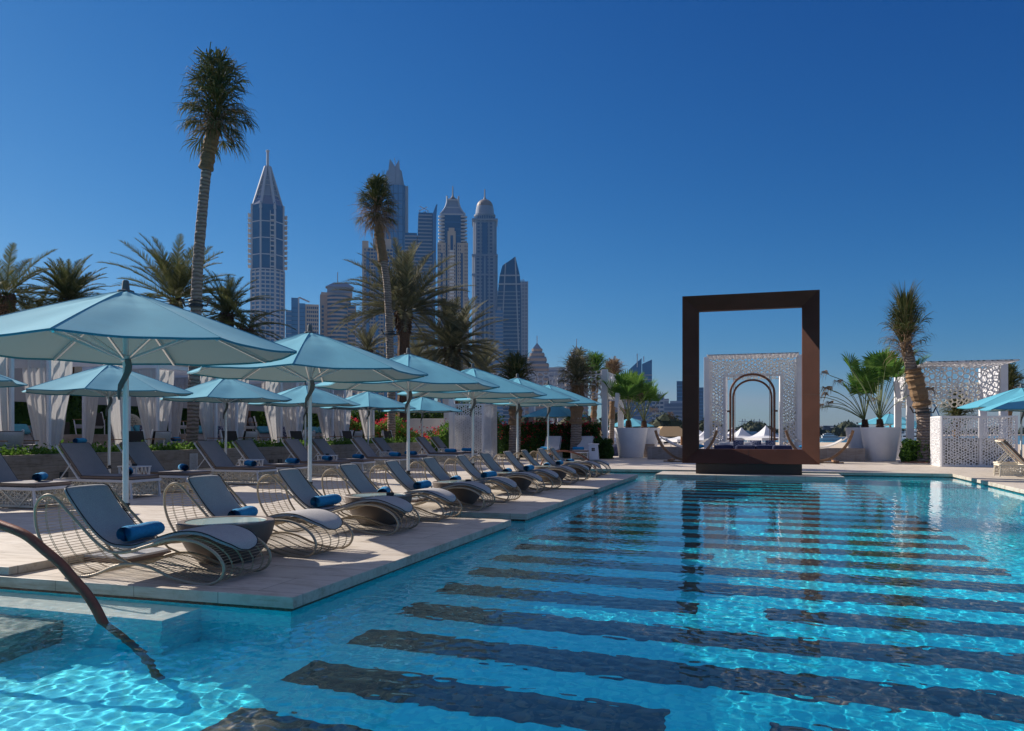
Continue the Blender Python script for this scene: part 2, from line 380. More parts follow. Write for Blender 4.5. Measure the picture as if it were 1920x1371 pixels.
# raised strip of deck at the left
structure(MB().box(-40, -6.93, 5.9, 7.9, .003, .083).build('raised_deck', [M['deck'], M['coping']], bevel=.005))
fl_ = structure(MB().box(-62, 6.06, -8, 29.2, -1.6, -1.33).build('pool_floor', M['tile_pool'])); fl_.cycles.is_caustics_receiver = True
def rot_rect(mb, x0, x1, y, wd, z):
    s = lambda x: y-.045*(x+3.47)
    mb.add([(x0, s(x0)-wd/2, z), (x1, s(x1)-wd/2, z), (x1, s(x1)+wd/2, z), (x0, s(x0)+wd/2, z)], [(0, 1, 2, 3)])
mb = MB()
for k in range(-4, 23):
    y = 5.5+.98*k
    if k % 3 == 0: rot_rect(mb, -3.47, -.6, y, .5, -1.326); rot_rect(mb, .07, 2.9, y, .5, -1.326)
    else: rot_rect(mb, -3.47, 2.9, y, .5, -1.326)
st = structure(mb.build('pool_floor_stripes', M['tile_dark'])); st.cycles.is_caustics_receiver = True
# submerged ledge and steps at the left
mb = MB().box(-30, -4.72, 5.42, 5.909, -1.32, -.30); mb.m = [1, 0, 1, 1, 1, 1]
lg = structure(mb.build('submerged_ledge', [M['ledge'], M['tile_pool']])); lg.cycles.is_caustics_receiver = True
mb = MB().box(-30, -5.75, 4.75, 5.418, -1.32, -.62).box(-30, -5.95, 4.1, 4.748, -1.32, -.93)
sp = structure(mb.build('submerged_steps', M['tile_step'])); sp.cycles.is_caustics_receiver = True
mb = MB().box(-30, -6.2, 4.85, 5.1, -.619, -.614).box(-30, -6.45, 4.3, 4.5, -.929, -.924)
sp = structure(mb.build('step_edge_tiles', M['tile_dark'])); sp.cycles.is_caustics_receiver = True
# water surface: real waves, so that the sun's caustics on the floor are the renderer's own
def axis(a, b, s0, s1, lo, hi):
    out = [a]
    while out[-1] < b:
        x = out[-1]; t = 0 if lo <= x <= hi else min(1, (lo-x)/4 if x < lo else (x-hi)/12)
        out.append(x+s0+(s1-s0)*t)
    out[-1] = b; return np.array(out)
xs = axis(-16, 6.06, .019, .075, -5.5, 3.4); ys = axis(-4, 29.16, .019, .075, 3.0, 8.5)
X, Y = np.meshgrid(xs, ys); Z = np.zeros_like(X); wr = random.Random(11)
for i in range(72):
    lam = .08*(3.0**(wr.random()**1.2)); th = wr.gauss(R(25), 1.2); k = 2*PI/lam
    a = .00013*(lam/.12)**1.15
    Z += a*np.sin(k*(X*math.cos(th)+Y*math.sin(th))+wr.uniform(0, 2*PI)+.6*np.sin(X*wr.uniform(.5, 1.4)+Y*wr.uniform(.4, 1.3)+wr.uniform(0, 6)))
cal = .72+.28*np.sin(X*.55+1.1)*np.sin(Y*.37+.4)
co = np.stack([X, Y, Z*cal+WZ], -1).reshape(-1, 3)
ny_, nx_ = X.shape; ii = np.arange(nx_*ny_).reshape(ny_, nx_)
q = np.stack([ii[:-1, :-1], ii[:-1, 1:], ii[1:, 1:], ii[1:, :-1]], -1).reshape(-1, 4)
me = bpy.data.meshes.new('pool_water'); me.vertices.add(len(co)); me.vertices.foreach_set('co', co.ravel())
me.loops.add(q.size); me.loops.foreach_set('vertex_index', q.ravel().astype(np.int32))
me.polygons.add(len(q)); me.polygons.foreach_set('loop_start', np.arange(0, q.size, 4, dtype=np.int32)); me.update(calc_edges=True)
me.polygons.foreach_set('use_smooth', np.ones(len(q), dtype=bool)); me.materials.append(M['water'])
wat = bpy.data.objects.new('pool_water', me); COL.objects.link(wat); structure(wat); wat.cycles.is_caustics_caster = True
# stone slab in the water that carries the frame
tag(MB().box(-3.3, 2.5, 26.5, 28.55, -.5, -.03).build('stone_slab', M['coping'], bevel=.008), 'long pale stone slab lying in the water under the brown frame', 'slab')
# beach, sea, far shore
A = at
beach = [(-60, 43.5), (34, 43.5), (60, 60), tuple(A(1960, 150)[:2]), tuple(A(1800, 180)[:2]), tuple(A(1600, 185)[:2]), tuple(A(1420, 190)[:2]), tuple(A(1345, 230)[:2]), tuple(A(1330, 700)[:2]), tuple(A(1330, 6000)[:2]), tuple(A(-1500, 6000)[:2]), (-1500, 0), (-60, -6)]
structure(MB().prism(beach, -2.6, -1.3).build('beach', M['sand']))
structure(MB().add([(-9000, -3000, -2.4), (9000, -3000, -2.4), (9000, 12000, -2.4), (-9000, 12000, -2.4)], [(0, 1, 2, 3)]).build('sea', M['sea']))

# ------------------------------------------------------------------ terraces behind the loungers
def leaves(mb, n, pos, size, r_, flat=.5):
    for _ in range(n):
        p = Vector(pos()); a = r_.uniform(0, 2*PI); t = r_.uniform(-.7, 1.2); s = size*r_.uniform(.6, 1.3)
        d = Vector((math.cos(a)*math.cos(t), math.sin(a)*math.cos(t), math.sin(t))); u = d.orthogonal().normalized(); u = (Matrix.Rotation(r_.uniform(0, PI), 3, d) @ u)
        mb.add([tuple(p), tuple(p+d*s*.5+u*s*flat*.5), tuple(p+d*s), tuple(p+d*s*.5-u*s*flat*.5)], [(0, 1, 2, 3)])
    return mb
YA, YB = 5.91, 36.6
t = thing('planter_wall', 'long travertine planter wall behind the straight sun loungers', 'wall', (-15.6, 0, 0))
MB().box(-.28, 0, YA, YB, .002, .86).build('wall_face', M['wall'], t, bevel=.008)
MB().box(-1.0, -.28, YA, YB, .3, .80).build('soil_bed', M['soil'], t)
for yy in (19.05, 33.6):
    lat = jitter_lattice(.26, .52, .03, .016, .02, 3); place(lat, RZ(PI/2), (.03, yy, .2))
    fr = MB().box(.002, .035, yy-.03, yy, .17, .75).box(.002, .035, yy+.26, yy+.29, .17, .75).box(.002, .035, yy, yy+.26, .17, .2).box(.002, .035, yy, yy+.26, .72, .75)
    join(lat, fr).build('vent_grille', M['white'], t)
for yy in (14.6, 22.9, 23.4, 28.7, 29.1):
    MB().box(.002, .03, yy, yy+.22, .24, .44).build('access_panel', M['charcoal'], t)
r_ = random.Random(5)
mb = leaves(MB(), 15000, lambda: (r_.uniform(-16.5, -15.72), r_.uniform(YA, YB), .80+abs(r_.gauss(0, .10))), .11, r_)
tag(mb.build('ground_cover', M['leafl']), 'low bright green plants along the top of the travertine planter', 'plants', kind='stuff')
structure(MB().box(-21.6, -16.6, YA, 37.5, .002, .60).build('cabana_terrace', M['deck'], bevel=.01))
t = thing('terrace_wall', 'second travertine wall behind the cabanas with a thin green planting', 'wall', (-21.6, 0, 0))
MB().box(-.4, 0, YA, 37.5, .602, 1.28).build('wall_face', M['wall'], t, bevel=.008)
r_ = random.Random(6)
leaves(MB(), 5000, lambda: (r_.uniform(-22.4, -21.7), r_.uniform(YA, 37.5), 1.27+abs(r_.gauss(0, .07))), .11, r_).build('planting', M['leaf'], t)
structure(MB().box(-25.6, -22.0, YA, 37.5, .004, 1.24).build('upper_terrace', M['deck']))
t = thing('rear_wall', 'tall travertine wall at the back of the upper terrace below the dark hedge', 'wall', (-25.7, 0, 0))
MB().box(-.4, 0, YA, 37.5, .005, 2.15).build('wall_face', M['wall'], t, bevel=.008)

# pavilion with pierced fascia behind the cabanas
t = thing('garden_pavilion', 'long white garden pavilion with pierced cream fascia behind the cabanas', 'pavilion', (-26.6, 0, 0))
MB().box(-1.2, .9, 13.5, 31.5, 4.95, 5.1).build('roof', M['whitewall'], t, bevel=.01)
for y0 in (13.8, 19.2, 24.6):
    lat = jitter_lattice(4.9, .95, .13, .055, .05, 8+int(y0)); place(lat, RZ(PI/2), (.85, y0, 3.98))
    lat.build('pierced_panel', M['screencream'], t)
for y0 in (13.45, 18.75, 24.15, 29.55):
    MB().box(.45, .9, y0, y0+.4, 1.25, 4.95).build('column', M['whitewall'], t, bevel=.01)
MB().box(-.9, -.7, 13.5, 31.5, 2.2, 4.9).build('back_wall', M['whitewall'], t)
t = thing('villa_wing', 'white villa wing with a recessed opening rising behind the tall palm trunk', 'building', (-26.6, 34.0, 0))
MB().box(-6, -.6, -2.3, 3.2, .005, 5.0).build('wall', M['whitewall'], t, bevel=.02)
MB().box(-.599, -.5, -1.6, 2.4, 4.0, 4.6).build('window', M['screencream'], t)

# dark hedge masses
def hedge(name, lab, x0, x1, y0, y1, z0, z1, n, size, mat, sd, cat='hedge', kind=None, flowers=0, bumpy=.35, fsz=.07):
    r_ = random.Random(sd); root = thing(name, lab, cat, ((x0+x1)/2, (y0+y1)/2, z0))
    if kind: root['kind'] = kind
    cx, cy = (x0+x1)/2, (y0+y1)/2
    def top(x, y): return (z1-z0)*(1-bumpy*(.5+.5*math.sin(x*1.7+y*1.13+sd)*math.cos(y*.71+sd*2)))
    def pos():
        x = r_.uniform(x0, x1); y = r_.uniform(y0, y1); h = top(x, y)
        return (x-cx, y-cy, h*(r_.random()**.7)+r_.gauss(0, .05))
    core = MB(); N = max(2, int(max(x1-x0, y1-y0)/.5))
    for i in range(N):
        a = i/N; 
        if x1-x0 > y1-y0: xx = x0+(x1-x0)*(a+.5/N); yy = cy
        else: xx = cx; yy = y0+(y1-y0)*(a+.5/N)
        h = top(xx, yy)*.82; rx = max((x1-x0)/N*.8, .2) if x1-x0 > y1-y0 else (x1-x0)*.38; ry = (y1-y0)*.38 if x1-x0 > y1-y0 else max((y1-y0)/N*.8, .2)
        core.lathe([(.75, 0), (1, h*.4), (.8, h*.8), (.2, h)], 7, (xx-cx, yy-cy, 0), sx=rx, sy=ry)
    core.build('branches', M['leaf'], root)
    leaves(MB(), n, pos, size, r_).build('foliage', mat, root)
    if flowers:
        fm = MB(); k = 0
        while k < flowers:
            x = r_.uniform(x0, x1); y = r_.uniform(y0, y1); h = top(x, y)
            p = Vector((x-cx, y-cy, h*r_.uniform(.45, 1.12)))
            nn = r_.randint(6, 16); sp_ = r_.uniform(.04, .13)
            leaves(fm, nn, lambda: tuple(p+Vector((r_.gauss(0, sp_), r_.gauss(0, sp_), r_.gauss(0, sp_*.8)))), fsz, r_, .9)
            k += 1
        fm.build('flowers', M['red'], root)['kind'] = 'stuff'
    return root
# ------------------------------------------------------------------ palms
def date_crown(nf, L, r_, mat_pitch=(75, -25), leaf=.36, dens=46):
    """feather fronds: arching rachis with two rows of leaflets"""
    mb = MB()
    for i in range(nf):
        a = i*2.39996+r_.uniform(-.2, .2); u = (i+.5)/nf
        pitch = R(mat_pitch[0]+(mat_pitch[1]-mat_pitch[0])*u**.9+r_.uniform(-7, 7)); l = L*r_.uniform(.8, 1.08)
        droop = R(r_.uniform(38, 72))*(.75+.4*u); pts = []; p = Vector((0, 0, r_.uniform(-.1, .15))); S = 12; tw = r_.uniform(-.25, .25)
        for k in range(S+1):
            t = k/S; pts.append(p.copy()); e = pitch-droop*t**1.5; az = a+tw*t
            p = p+Vector((math.cos(az)*math.cos(e), math.sin(az)*math.cos(e), math.sin(e)))*l/S
        mb.tube(pts, [.02*(1-.85*k/S)+.003 for k in range(S+1)], 3, cap=False)
        nl = dens
        for k in range(nl):
            t = .16+.83*k/nl; f_ = t*S; j = min(int(f_), S-1); q_ = pts[j].lerp(pts[j+1], f_-j); d = (pts[j+1]-pts[j]).normalized()
            side = d.cross(Vector((0, 0, 1))); side = side.normalized() if side.length > .05 else Vector((1, 0, 0)); upv = side.cross(d)
            ll = leaf*(math.sin(PI*min(1, t*.9+.12))**.5)*r_.uniform(.85, 1.1)
            for s_ in (-1, 1):
                v = (d*r_.uniform(.65, .95)+side*s_*r_.uniform(.6, .8)+upv*r_.uniform(.15, .55)).normalized()
                e = q_+v*ll; e.z -= ll*.10; wv = d*.017*(L/2.5)**.5
                mb.add([tuple(q_-wv), tuple(q_+wv), tuple(q_+v*ll*.6+wv*.7-Vector((0, 0, .01))), tuple(e)], [(0, 1, 2, 3)])
    return mb
def strap_crown(n, H, r_, spread, up=True, w_=.03, droop=1.0, zr=None, Lr=None):
    """a bundle of narrow leaf blades, as on a palm whose crown is tied up or ragged"""
    mb = MB()
    for i in range(n):
        a = r_.uniform(0, 2*PI); uz = r_.random(); z0 = (zr[0]+(zr[1]-zr[0])*uz) if zr else r_.uniform(-.12, .35)*H; e = spread[0]+(spread[1]-spread[0])*(.55*uz+.45*r_.random()) if zr else r_.uniform(*spread); L = r_.uniform(*Lr) if Lr else H*r_.uniform(.45, .95)
        p = Vector((math.cos(a)*.06*H, math.sin(a)*.06*H, z0)); pts = []; S = 6
        dr = R(r_.uniform(20, 90))*droop
        for k in range(S+1):
            pts.append(p.copy()); ee = R(e)-dr*(k/S)**1.6
            p = p+Vector((math.cos(a)*math.cos(ee), math.sin(a)*math.cos(ee), math.sin(ee)))*L/S
        sd = Vector((-math.sin(a), math.cos(a), r_.uniform(-.5, .5))).normalized()*w_*H*.5
        vs = []; 
        for k, q_ in enumerate(pts):
            ww = sd*(math.sin(PI*min(.98, .25+.75*k/S))**.8)
            vs += [tuple(q_-ww), tuple(q_+ww)]
        mb.add(vs, [(2*k, 2*k+1, 2*k+3, 2*k+2) for k in range(S)])
    return mb
def frond_crown(nf, r_, zr, pet, ll, spread, nl=16, lw=.022):
    """small fan fronds: a stalk that ends in a spray of drooping leaf blades"""
    mb = MB()
    for i in range(nf):
        uz = (i+.5)/nf; z0 = zr[0]+(zr[1]-zr[0])*uz; a = i*2.39996+r_.uniform(-.3, .3); e = R(spread[0]+(spread[1]-spread[0])*uz+r_.uniform(-12, 12))
        d = Vector((math.cos(a)*math.cos(e), math.sin(a)*math.cos(e), math.sin(e))); L = r_.uniform(*pet)
        b = Vector((math.cos(a)*.08, math.sin(a)*.08, z0)); c = b+d*L-Vector((0, 0, .06*L))
        mb.tube([b, b.lerp(c, .5)+Vector((0, 0, .03)), c], .012, 3, cap=False)
        side = d.cross(Vector((0, 0, 1))); side = side.normalized() if side.length > .1 else Vector((math.sin(a), -math.cos(a), 0)); up = side.cross(d)
        for k in range(nl):
            th = R(150)*((k+.5)/nl-.5)+r_.uniform(-.06, .06); v = (d*math.cos(th)+side*math.sin(th)+up*r_.uniform(-.1, .25)).normalized(); l2 = r_.uniform(*ll)*(.75+.25*math.cos(th))
            p0 = c; p1 = c+v*l2*.45; g = r_.uniform(.25, .9); p2 = p1+(v*.6-Vector((0, 0, g*.6))).normalized()*l2*.33; p3 = p2+(v*.25-Vector((0, 0, g))).normalized()*l2*.3
            w1 = v.cross(up).normalized()*lw
            mb.add([tuple(p0), tuple(p1-w1), tuple(p1+w1), tuple(p2-w1*.7), tuple(p2+w1*.7), tuple(p3)], [(0, 1, 2), (1, 3, 4, 2), (3, 5, 4)])
    return mb
def fan_leaf(mb, base_p, a, e, petiole, rad, r_, arc=250, seg=26, droopy=.25, fold=.25, bend=12):
    pts = []; p = Vector(base_p); S = 6
    for k in range(S+1):
        pts.append(p.copy()); ee = e-R(bend)*(k/S)**1.5
        p = p+Vector((math.cos(a)*math.cos(ee), math.sin(a)*math.cos(ee), math.sin(ee)))*petiole/S
    d = (pts[-1]-pts[-2]).normalized(); side = d.cross(Vector((0, 0, 1))).normalized(); nrm = side.cross(d)
    c = pts[-1]
    for k in range(seg):
        th = R(arc)*((k+.5)/seg-.5); L = rad*(.72+.28*math.cos(th*.6))*r_.uniform(.92, 1.05)
        v = (d*math.cos(th)+side*math.sin(th)+nrm*(fold*abs(math.sin(th))*.6)).normalized(); t_ = R(arc)/seg*.52
        ax = nrm
        m0 = Matrix.Rotation(t_, 3, ax); m1 = Matrix.Rotation(-t_, 3, ax)
        mid = .58
        a0 = c+(m0@v)*L*mid; a1 = c+(m1@v)*L*mid; cc = c+v*L*mid+nrm*.02*rad; tip = c+v*L-Vector((0, 0, droopy*L*r_.uniform(.4, 1.3)))+nrm*0
        mb.add([tuple(c), tuple(a0), tuple(cc), tuple(a1), tuple(tip)], [(0, 1, 2), (0, 2, 3), (1, 4, 2), (2, 4, 3)])
    return pts
def trunk(pts, r0, r1, r_, ring=.02, n=10):
    P = catmull(pts, 14); N = len(P)
    return MB().tube(P, [(r0+(r1-r0)*k/(N-1))*(1+ring*((k % 3)-1)+r_.uniform(-.015, .015)) for k in range(N)], n)
def skirt(c, r_, n=60, L=.35, w_=.05):
    mb = MB()
    for i in range(n):
        a = r_.uniform(0, 2*PI); z = r_.uniform(-.35, .3); e = r_.uniform(-.1, 1.1)
        p = Vector(c)+Vector((math.cos(a)*.16, math.sin(a)*.16, z)); d = Vector((math.cos(a)*math.cos(e), math.sin(a)*math.cos(e), math.sin(e)))
        s_ = Vector((-math.sin(a), math.cos(a), 0))*w_
        mb.add([tuple(p-s_), tuple(p+s_), tuple(p+d*L*.8+s_*.4), tuple(p+d*L*.8-s_*.4)], [(0, 1, 2, 3)])
    return mb
def W3(px, d, z): return at(px, d, z)
def off(pxy, root): return [tuple(Vector(p)-root) for p in pxy]

def date_palm(px, d, zc, L, lab, sd, z0=0, nf=60, tr=.2, mat='frond', grp='feather-leaved date palms behind the deck', pitch=(82, -28), dens=60):
    r_ = random.Random(sd); root = W3(px, d, z0); t = thing('date_palm', lab, 'palm tree', root, r_.uniform(0, 6), grp)
    h = zc-z0
    trunk([(0, 0, 0), (.03, 0, h*.5), (0, 0, h)], tr*1.05, tr*.95, r_, .06).build('trunk', M['barkdark'], t)
    b = MB()
    for k in range(150):
        z = h-r_.uniform(0, 1.1); a = r_.uniform(0, 6.28); rr = tr*(1.0+.45*(1-(h-z)/1.1))
        p = Vector((math.cos(a)*rr*.8, math.sin(a)*rr*.8, z)); e = r_.uniform(.5, 1.2); dd = Vector((math.cos(a)*math.cos(e), math.sin(a)*math.cos(e), math.sin(e)))
        b.obox(p+dd*.08, (.10, .05, .22), RZ(a) @ RY(-.4))
    b.build('leaf_stubs', M['barkdark'], t)
    c = date_crown(nf, L, r_, pitch, leaf=.15*L, dens=dens); place(c, Matrix.Identity(3), (0, 0, h)); c.build('crown', M[mat], t)
    return t
date_palm(128, 33, 7.2-.4, 2.1, 'dense rounded date palm left of the nearest parasol peak', 1, nf=84, pitch=(86, -20))
date_palm(12, 32, 6.8, 2.9, 'date palm cut by the left picture edge with drooping feathery fronds', 2, nf=40, pitch=(60, -40))
date_palm(62, 34, 5.6, 2.4, 'low date palm between the left edge palm and the dense rounded one', 3, nf=40, mat='frond')
date_palm(330, 40, 7.9, 3.9, 'upright date palm with long bowed fronds behind the tall trunk', 4, nf=44, pitch=(84, 0), dens=64)
date_palm(425, 38, 6.9, 2.5, 'small date palm just left of the pointed tower', 5, nf=44, pitch=(80, -20))
date_palm(462, 37, 6.1, 2.5, 'date palm with horizontal fronds at the foot of the pointed tower', 25, nf=24, pitch=(50, -30))
date_palm(757, 43, 7.7, 4.4, 'tallest date palm with broad spreading crown in front of the skyscrapers', 6, nf=56, tr=.34, mat='frondgrey', pitch=(86, -5), dens=74)
date_palm(848, 45, 6.0, 3.6, 'shaggy wide date palm right of the tallest date palm', 7, nf=84, tr=.34, mat='frondgrey', pitch=(86, -40), dens=74)
date_palm(690, 52, 6.6, 2.3, 'small date palm low between the tan towers and the ringed trunk', 8, nf=36, mat='frondgrey')
date_palm(782, 60, 6.7, 2.5, 'date palm half hidden behind the thick dark trunk', 9, nf=36, mat='frondgrey')
date_palm(905, 58, 5.8, 3.0, 'background date palm right of the shaggy one', 10, nf=44, mat='frondgrey')
date_palm(655, 62, 6.0, 2.6, 'background date palm just right of the rounded tan tower', 21, nf=40, mat='frondgrey')

def tall_palm(name, lab, pts, d, r0, r1, crown_at, H, sd, ncrown, n2=0, wrap=None, ring=(None,), spread=(5, 88), droop=1.0, mats=('frondtall', 'fronddry'), dry_spread=(-35, 45), brace=None, base_z=0, w_=.028, zr=None, Lr=None, zr2=None, Lr2=None, fr=None):
    """pts: (picture column, height) pairs along the trunk at distance d"""
    r_ = random.Random(sd); P = [W3(p, d, z) for p, z in pts]; root = P[0].copy()
    t = thing(name, lab, 'palm tree', root)
    L = [p-root for p in P]
    trunk(L, r0, r1, r_, .035, 12).build('trunk', M['bark'], t, smooth=False)
    c = W3(crown_at[0], d, crown_at[1])-root
    cr = strap_crown(ncrown, H, r_, spread, w_=w_, droop=droop, zr=zr, Lr=Lr); cr = join(cr, frond_crown(*fr[:1], r_, *fr[1:])) if fr else cr; place(cr, Matrix.Identity(3), c); cr.build('crown', M[mats[0]], t)
    if n2:
        cr = strap_crown(n2, H*.8, r_, dry_spread, w_=w_*.9, droop=1.5, zr=zr2, Lr=Lr2); place(cr, Matrix.Identity(3), c-Vector((0, 0, .05*H))); cr.build('dead_fronds', M[mats[1]], t)
    if wrap:
        Q = [W3(p, d, z)-root for p, z in wrap[0]]; P2 = catmull(Q, 11)
        MB().tube(P2, [wrap[1]*(1+.07*math.sin(k*.9)+r_.uniform(-.12, .10)) for k in range(len(P2))], 11).build('burlap_wrap', M['burlap'], t)
    if brace:
        q_ = W3(brace[0], d, brace[1])-root; rr = brace[2]
        b = MB().lathe([(rr, -.06), (rr*1.06, -.05), (rr*1.06, .03), (rr, .04)], 14, q_)
        b.lathe([(rr, .10), (rr*1.04, .11), (rr*1.04, .14), (rr, .15)], 14, q_)
        for s_ in (-1, 1):
            ex = Vector((math.cos(YAW), math.sin(YAW), 0))*s_
            b.tube([q_+ex*rr, q_+ex*(rr+.13)+Vector((0, 0, -.02)), q_+ex*(rr+.2)+Vector((0, 0, .13)), q_+ex*(rr+.27)+Vector((0, 0, .24))], .03, 6)
        b.build('lighting_collar', M['blackp'], t)
    return t
z_ = lambda py, d: 1.4-(py-808)*d/1493.3
d = 25.3
tall_palm('tall_fan_palm', 'tallest slender palm with ringed trunk and ragged tied crown, left of the pointed tower',
    [(358, 0), (364, z_(720, d)), (367, z_(600, d)), (371, z_(500, d)), (379, z_(400, d)), (386, z_(330, d)), (395, z_(262, d)), (403, z_(215, d))], d, .185, .14, (405, z_(215, d)), 1.95, 31, 200, 170,
    wrap=([(386, z_(318, d)), (391, z_(290, d)), (399, z_(250, d)), (402, z_(228, d))], .215), spread=(5, 95), droop=2.0, brace=(367, z_(573, d), .21), w_=.024, zr=(-.3, .85), Lr=(.75, 1.35), zr2=(-.55, .4), Lr2=(.6, 1.15), fr=(64, (-.45, 1.0), (.35, .75), (.5, .85), (-35, 85)))
d = 39.6
tall_palm('tall_fan_palm', 'tall ringed palm with bent trunk and drooping brown skirt in front of the skyscrapers',
    [(734, 0), (734, z_(740, d)), (731, z_(660, d)), (729, z_(590, d)), (724, z_(520, d)), (712, z_(450, d)), (709, z_(400, d))], d, .2, .17, (706, z_(395, d)), 1.75, 32, 170, 420,
    wrap=([(718, z_(490, d)), (713, z_(455, d)), (709, z_(425, d))], .24), spread=(20, 89), droop=.9, brace=(733, z_(627, d), .21), dry_spread=(-40, 45), w_=.026, zr=(.0, .75), Lr=(.75, 1.25), zr2=(-.5, .3), Lr2=(.85, 1.5), fr=(44, (-.2, .9), (.35, .65), (.5, .8), (-20, 88)))
d = 34.8
tall_palm('leaning_palm', 'leaning palm with burlap wrapped neck and tied upright crown beside the pierced screens',
    [(1731, -.05), (1733, z_(800, d)), (1728, z_(765, d)), (1716, z_(720, d)), (1706, z_(680, d)), (1697, z_(640, d))], d, .32, .22, (1697, z_(640, d)), 2.25, 33, 620, 400,
    wrap=([(1729, z_(762, d)), (1719, z_(725, d)), (1711, z_(692, d))], .35), spread=(64, 90), droop=.75, dry_spread=(-10, 80), brace=(1731, z_(773, d), .31), w_=.018, zr=(-.3, 1.1), Lr=(.9, 1.8), zr2=(-.6, .5), Lr2=(.6, 1.2), fr=(12, (-.3, .9), (.4, .8), (.6, 1.0), (30, 75)))
for (px, d, zt, H, lab, sd, sp_, mats) in [
    (968, 39.0, 3.7, 2.6, 'young palm with dark upright tied crown above the fifth parasol', 41, (25, 88), ('frondtall', 'frondtall')),
    (1083, 40.2, 3.9, 2.5, 'young palm with shaggy drooping grey crown left of the white screen post', 42, (-5, 85), ('frondgrey', 'fronddry')),
    (1116, 52, 5.0, 2.2, 'green bundled palm rising just behind the shaggy grey one', 43, (30, 88), ('fan', 'frondtall')),
    (1150, 56, 5.0, 1.7, 'dry brown palm top peeking over the end of the white screen', 44, (-10, 80), ('fronddry', 'fronddry')),
    (1795, 48, 2.4, 2.4, 'palm crown seen under the right hand pierced pergola', 45, (0, 85), ('frondtall', 'frondtall')),
    (1893, 52, 4.2, 2.4, 'palm crown rising behind the right hand parasols', 46, (0, 85), ('frondtall', 'fronddry'))]:
    r0 = .26 if px in (1083, 968) else .17
    tall_palm('young_palm', lab, [(px-4, -.1), (px-2, zt*.5), (px, zt)], d, r0*1.15, r0, (px, zt), H, sd, 260, 200, wrap=([(px-3, zt*.45), (px-1, zt*.7), (px, zt*.95)], r0*1.25), spread=sp_, droop=1.2, mats=mats, w_=.024, zr=(-.15, .6), Lr=(.6, 1.35), zr2=(-.6, .2), Lr2=(.5, 1.1), fr=(34, (-.2, .7), (.35, .7), (.45, .8), (-10, 85)))

def potted(px, d, lab, sd, H, dry=0, base_z=1.5, lean=0, n=15, grp=None, rad=.62):
    r_ = random.Random(sd); root = W3(px, d, base_z); t = thing('potted_fan_palm', lab, 'palm', root, 0, grp)
    trunk([(0, 0, -.15), (.02, 0, .25), (0, 0, .5)], .2, .13, r_, .12).build('trunk', M['barkdark'], t)
    g = MB(); dm = MB(); st = MB()
    for i in range(n):
        a = i*2.4+r_.uniform(-.3, .3); u = i/n; e = R(88-40*u+r_.uniform(-6, 6))
        isdry = i >= n-dry
        if isdry: e = R(r_.uniform(25, 62)); a = (PI+YAW)+r_.uniform(-.9, .9) if lean else a
        pet = H*(.62 if not isdry else .85)*r_.uniform(.7, 1.1)
        pts = fan_leaf(dm if isdry else g, (0, 0, .45), a, e, pet, rad*(.62 if isdry else 1)*r_.uniform(.85, 1.1), r_, arc=(110 if isdry else 240), seg=(16 if isdry else 28), droopy=(.95 if isdry else .16), fold=1.0, bend=(50 if isdry else 14))
        st.tube(pts, [.016]*len(pts), 4)
    st.build('stalks', M['stem'], t); g.build('fronds', M['fan'], t)
    if dry: dm.build('dead_fronds', M['fronddry'], t)
    return t
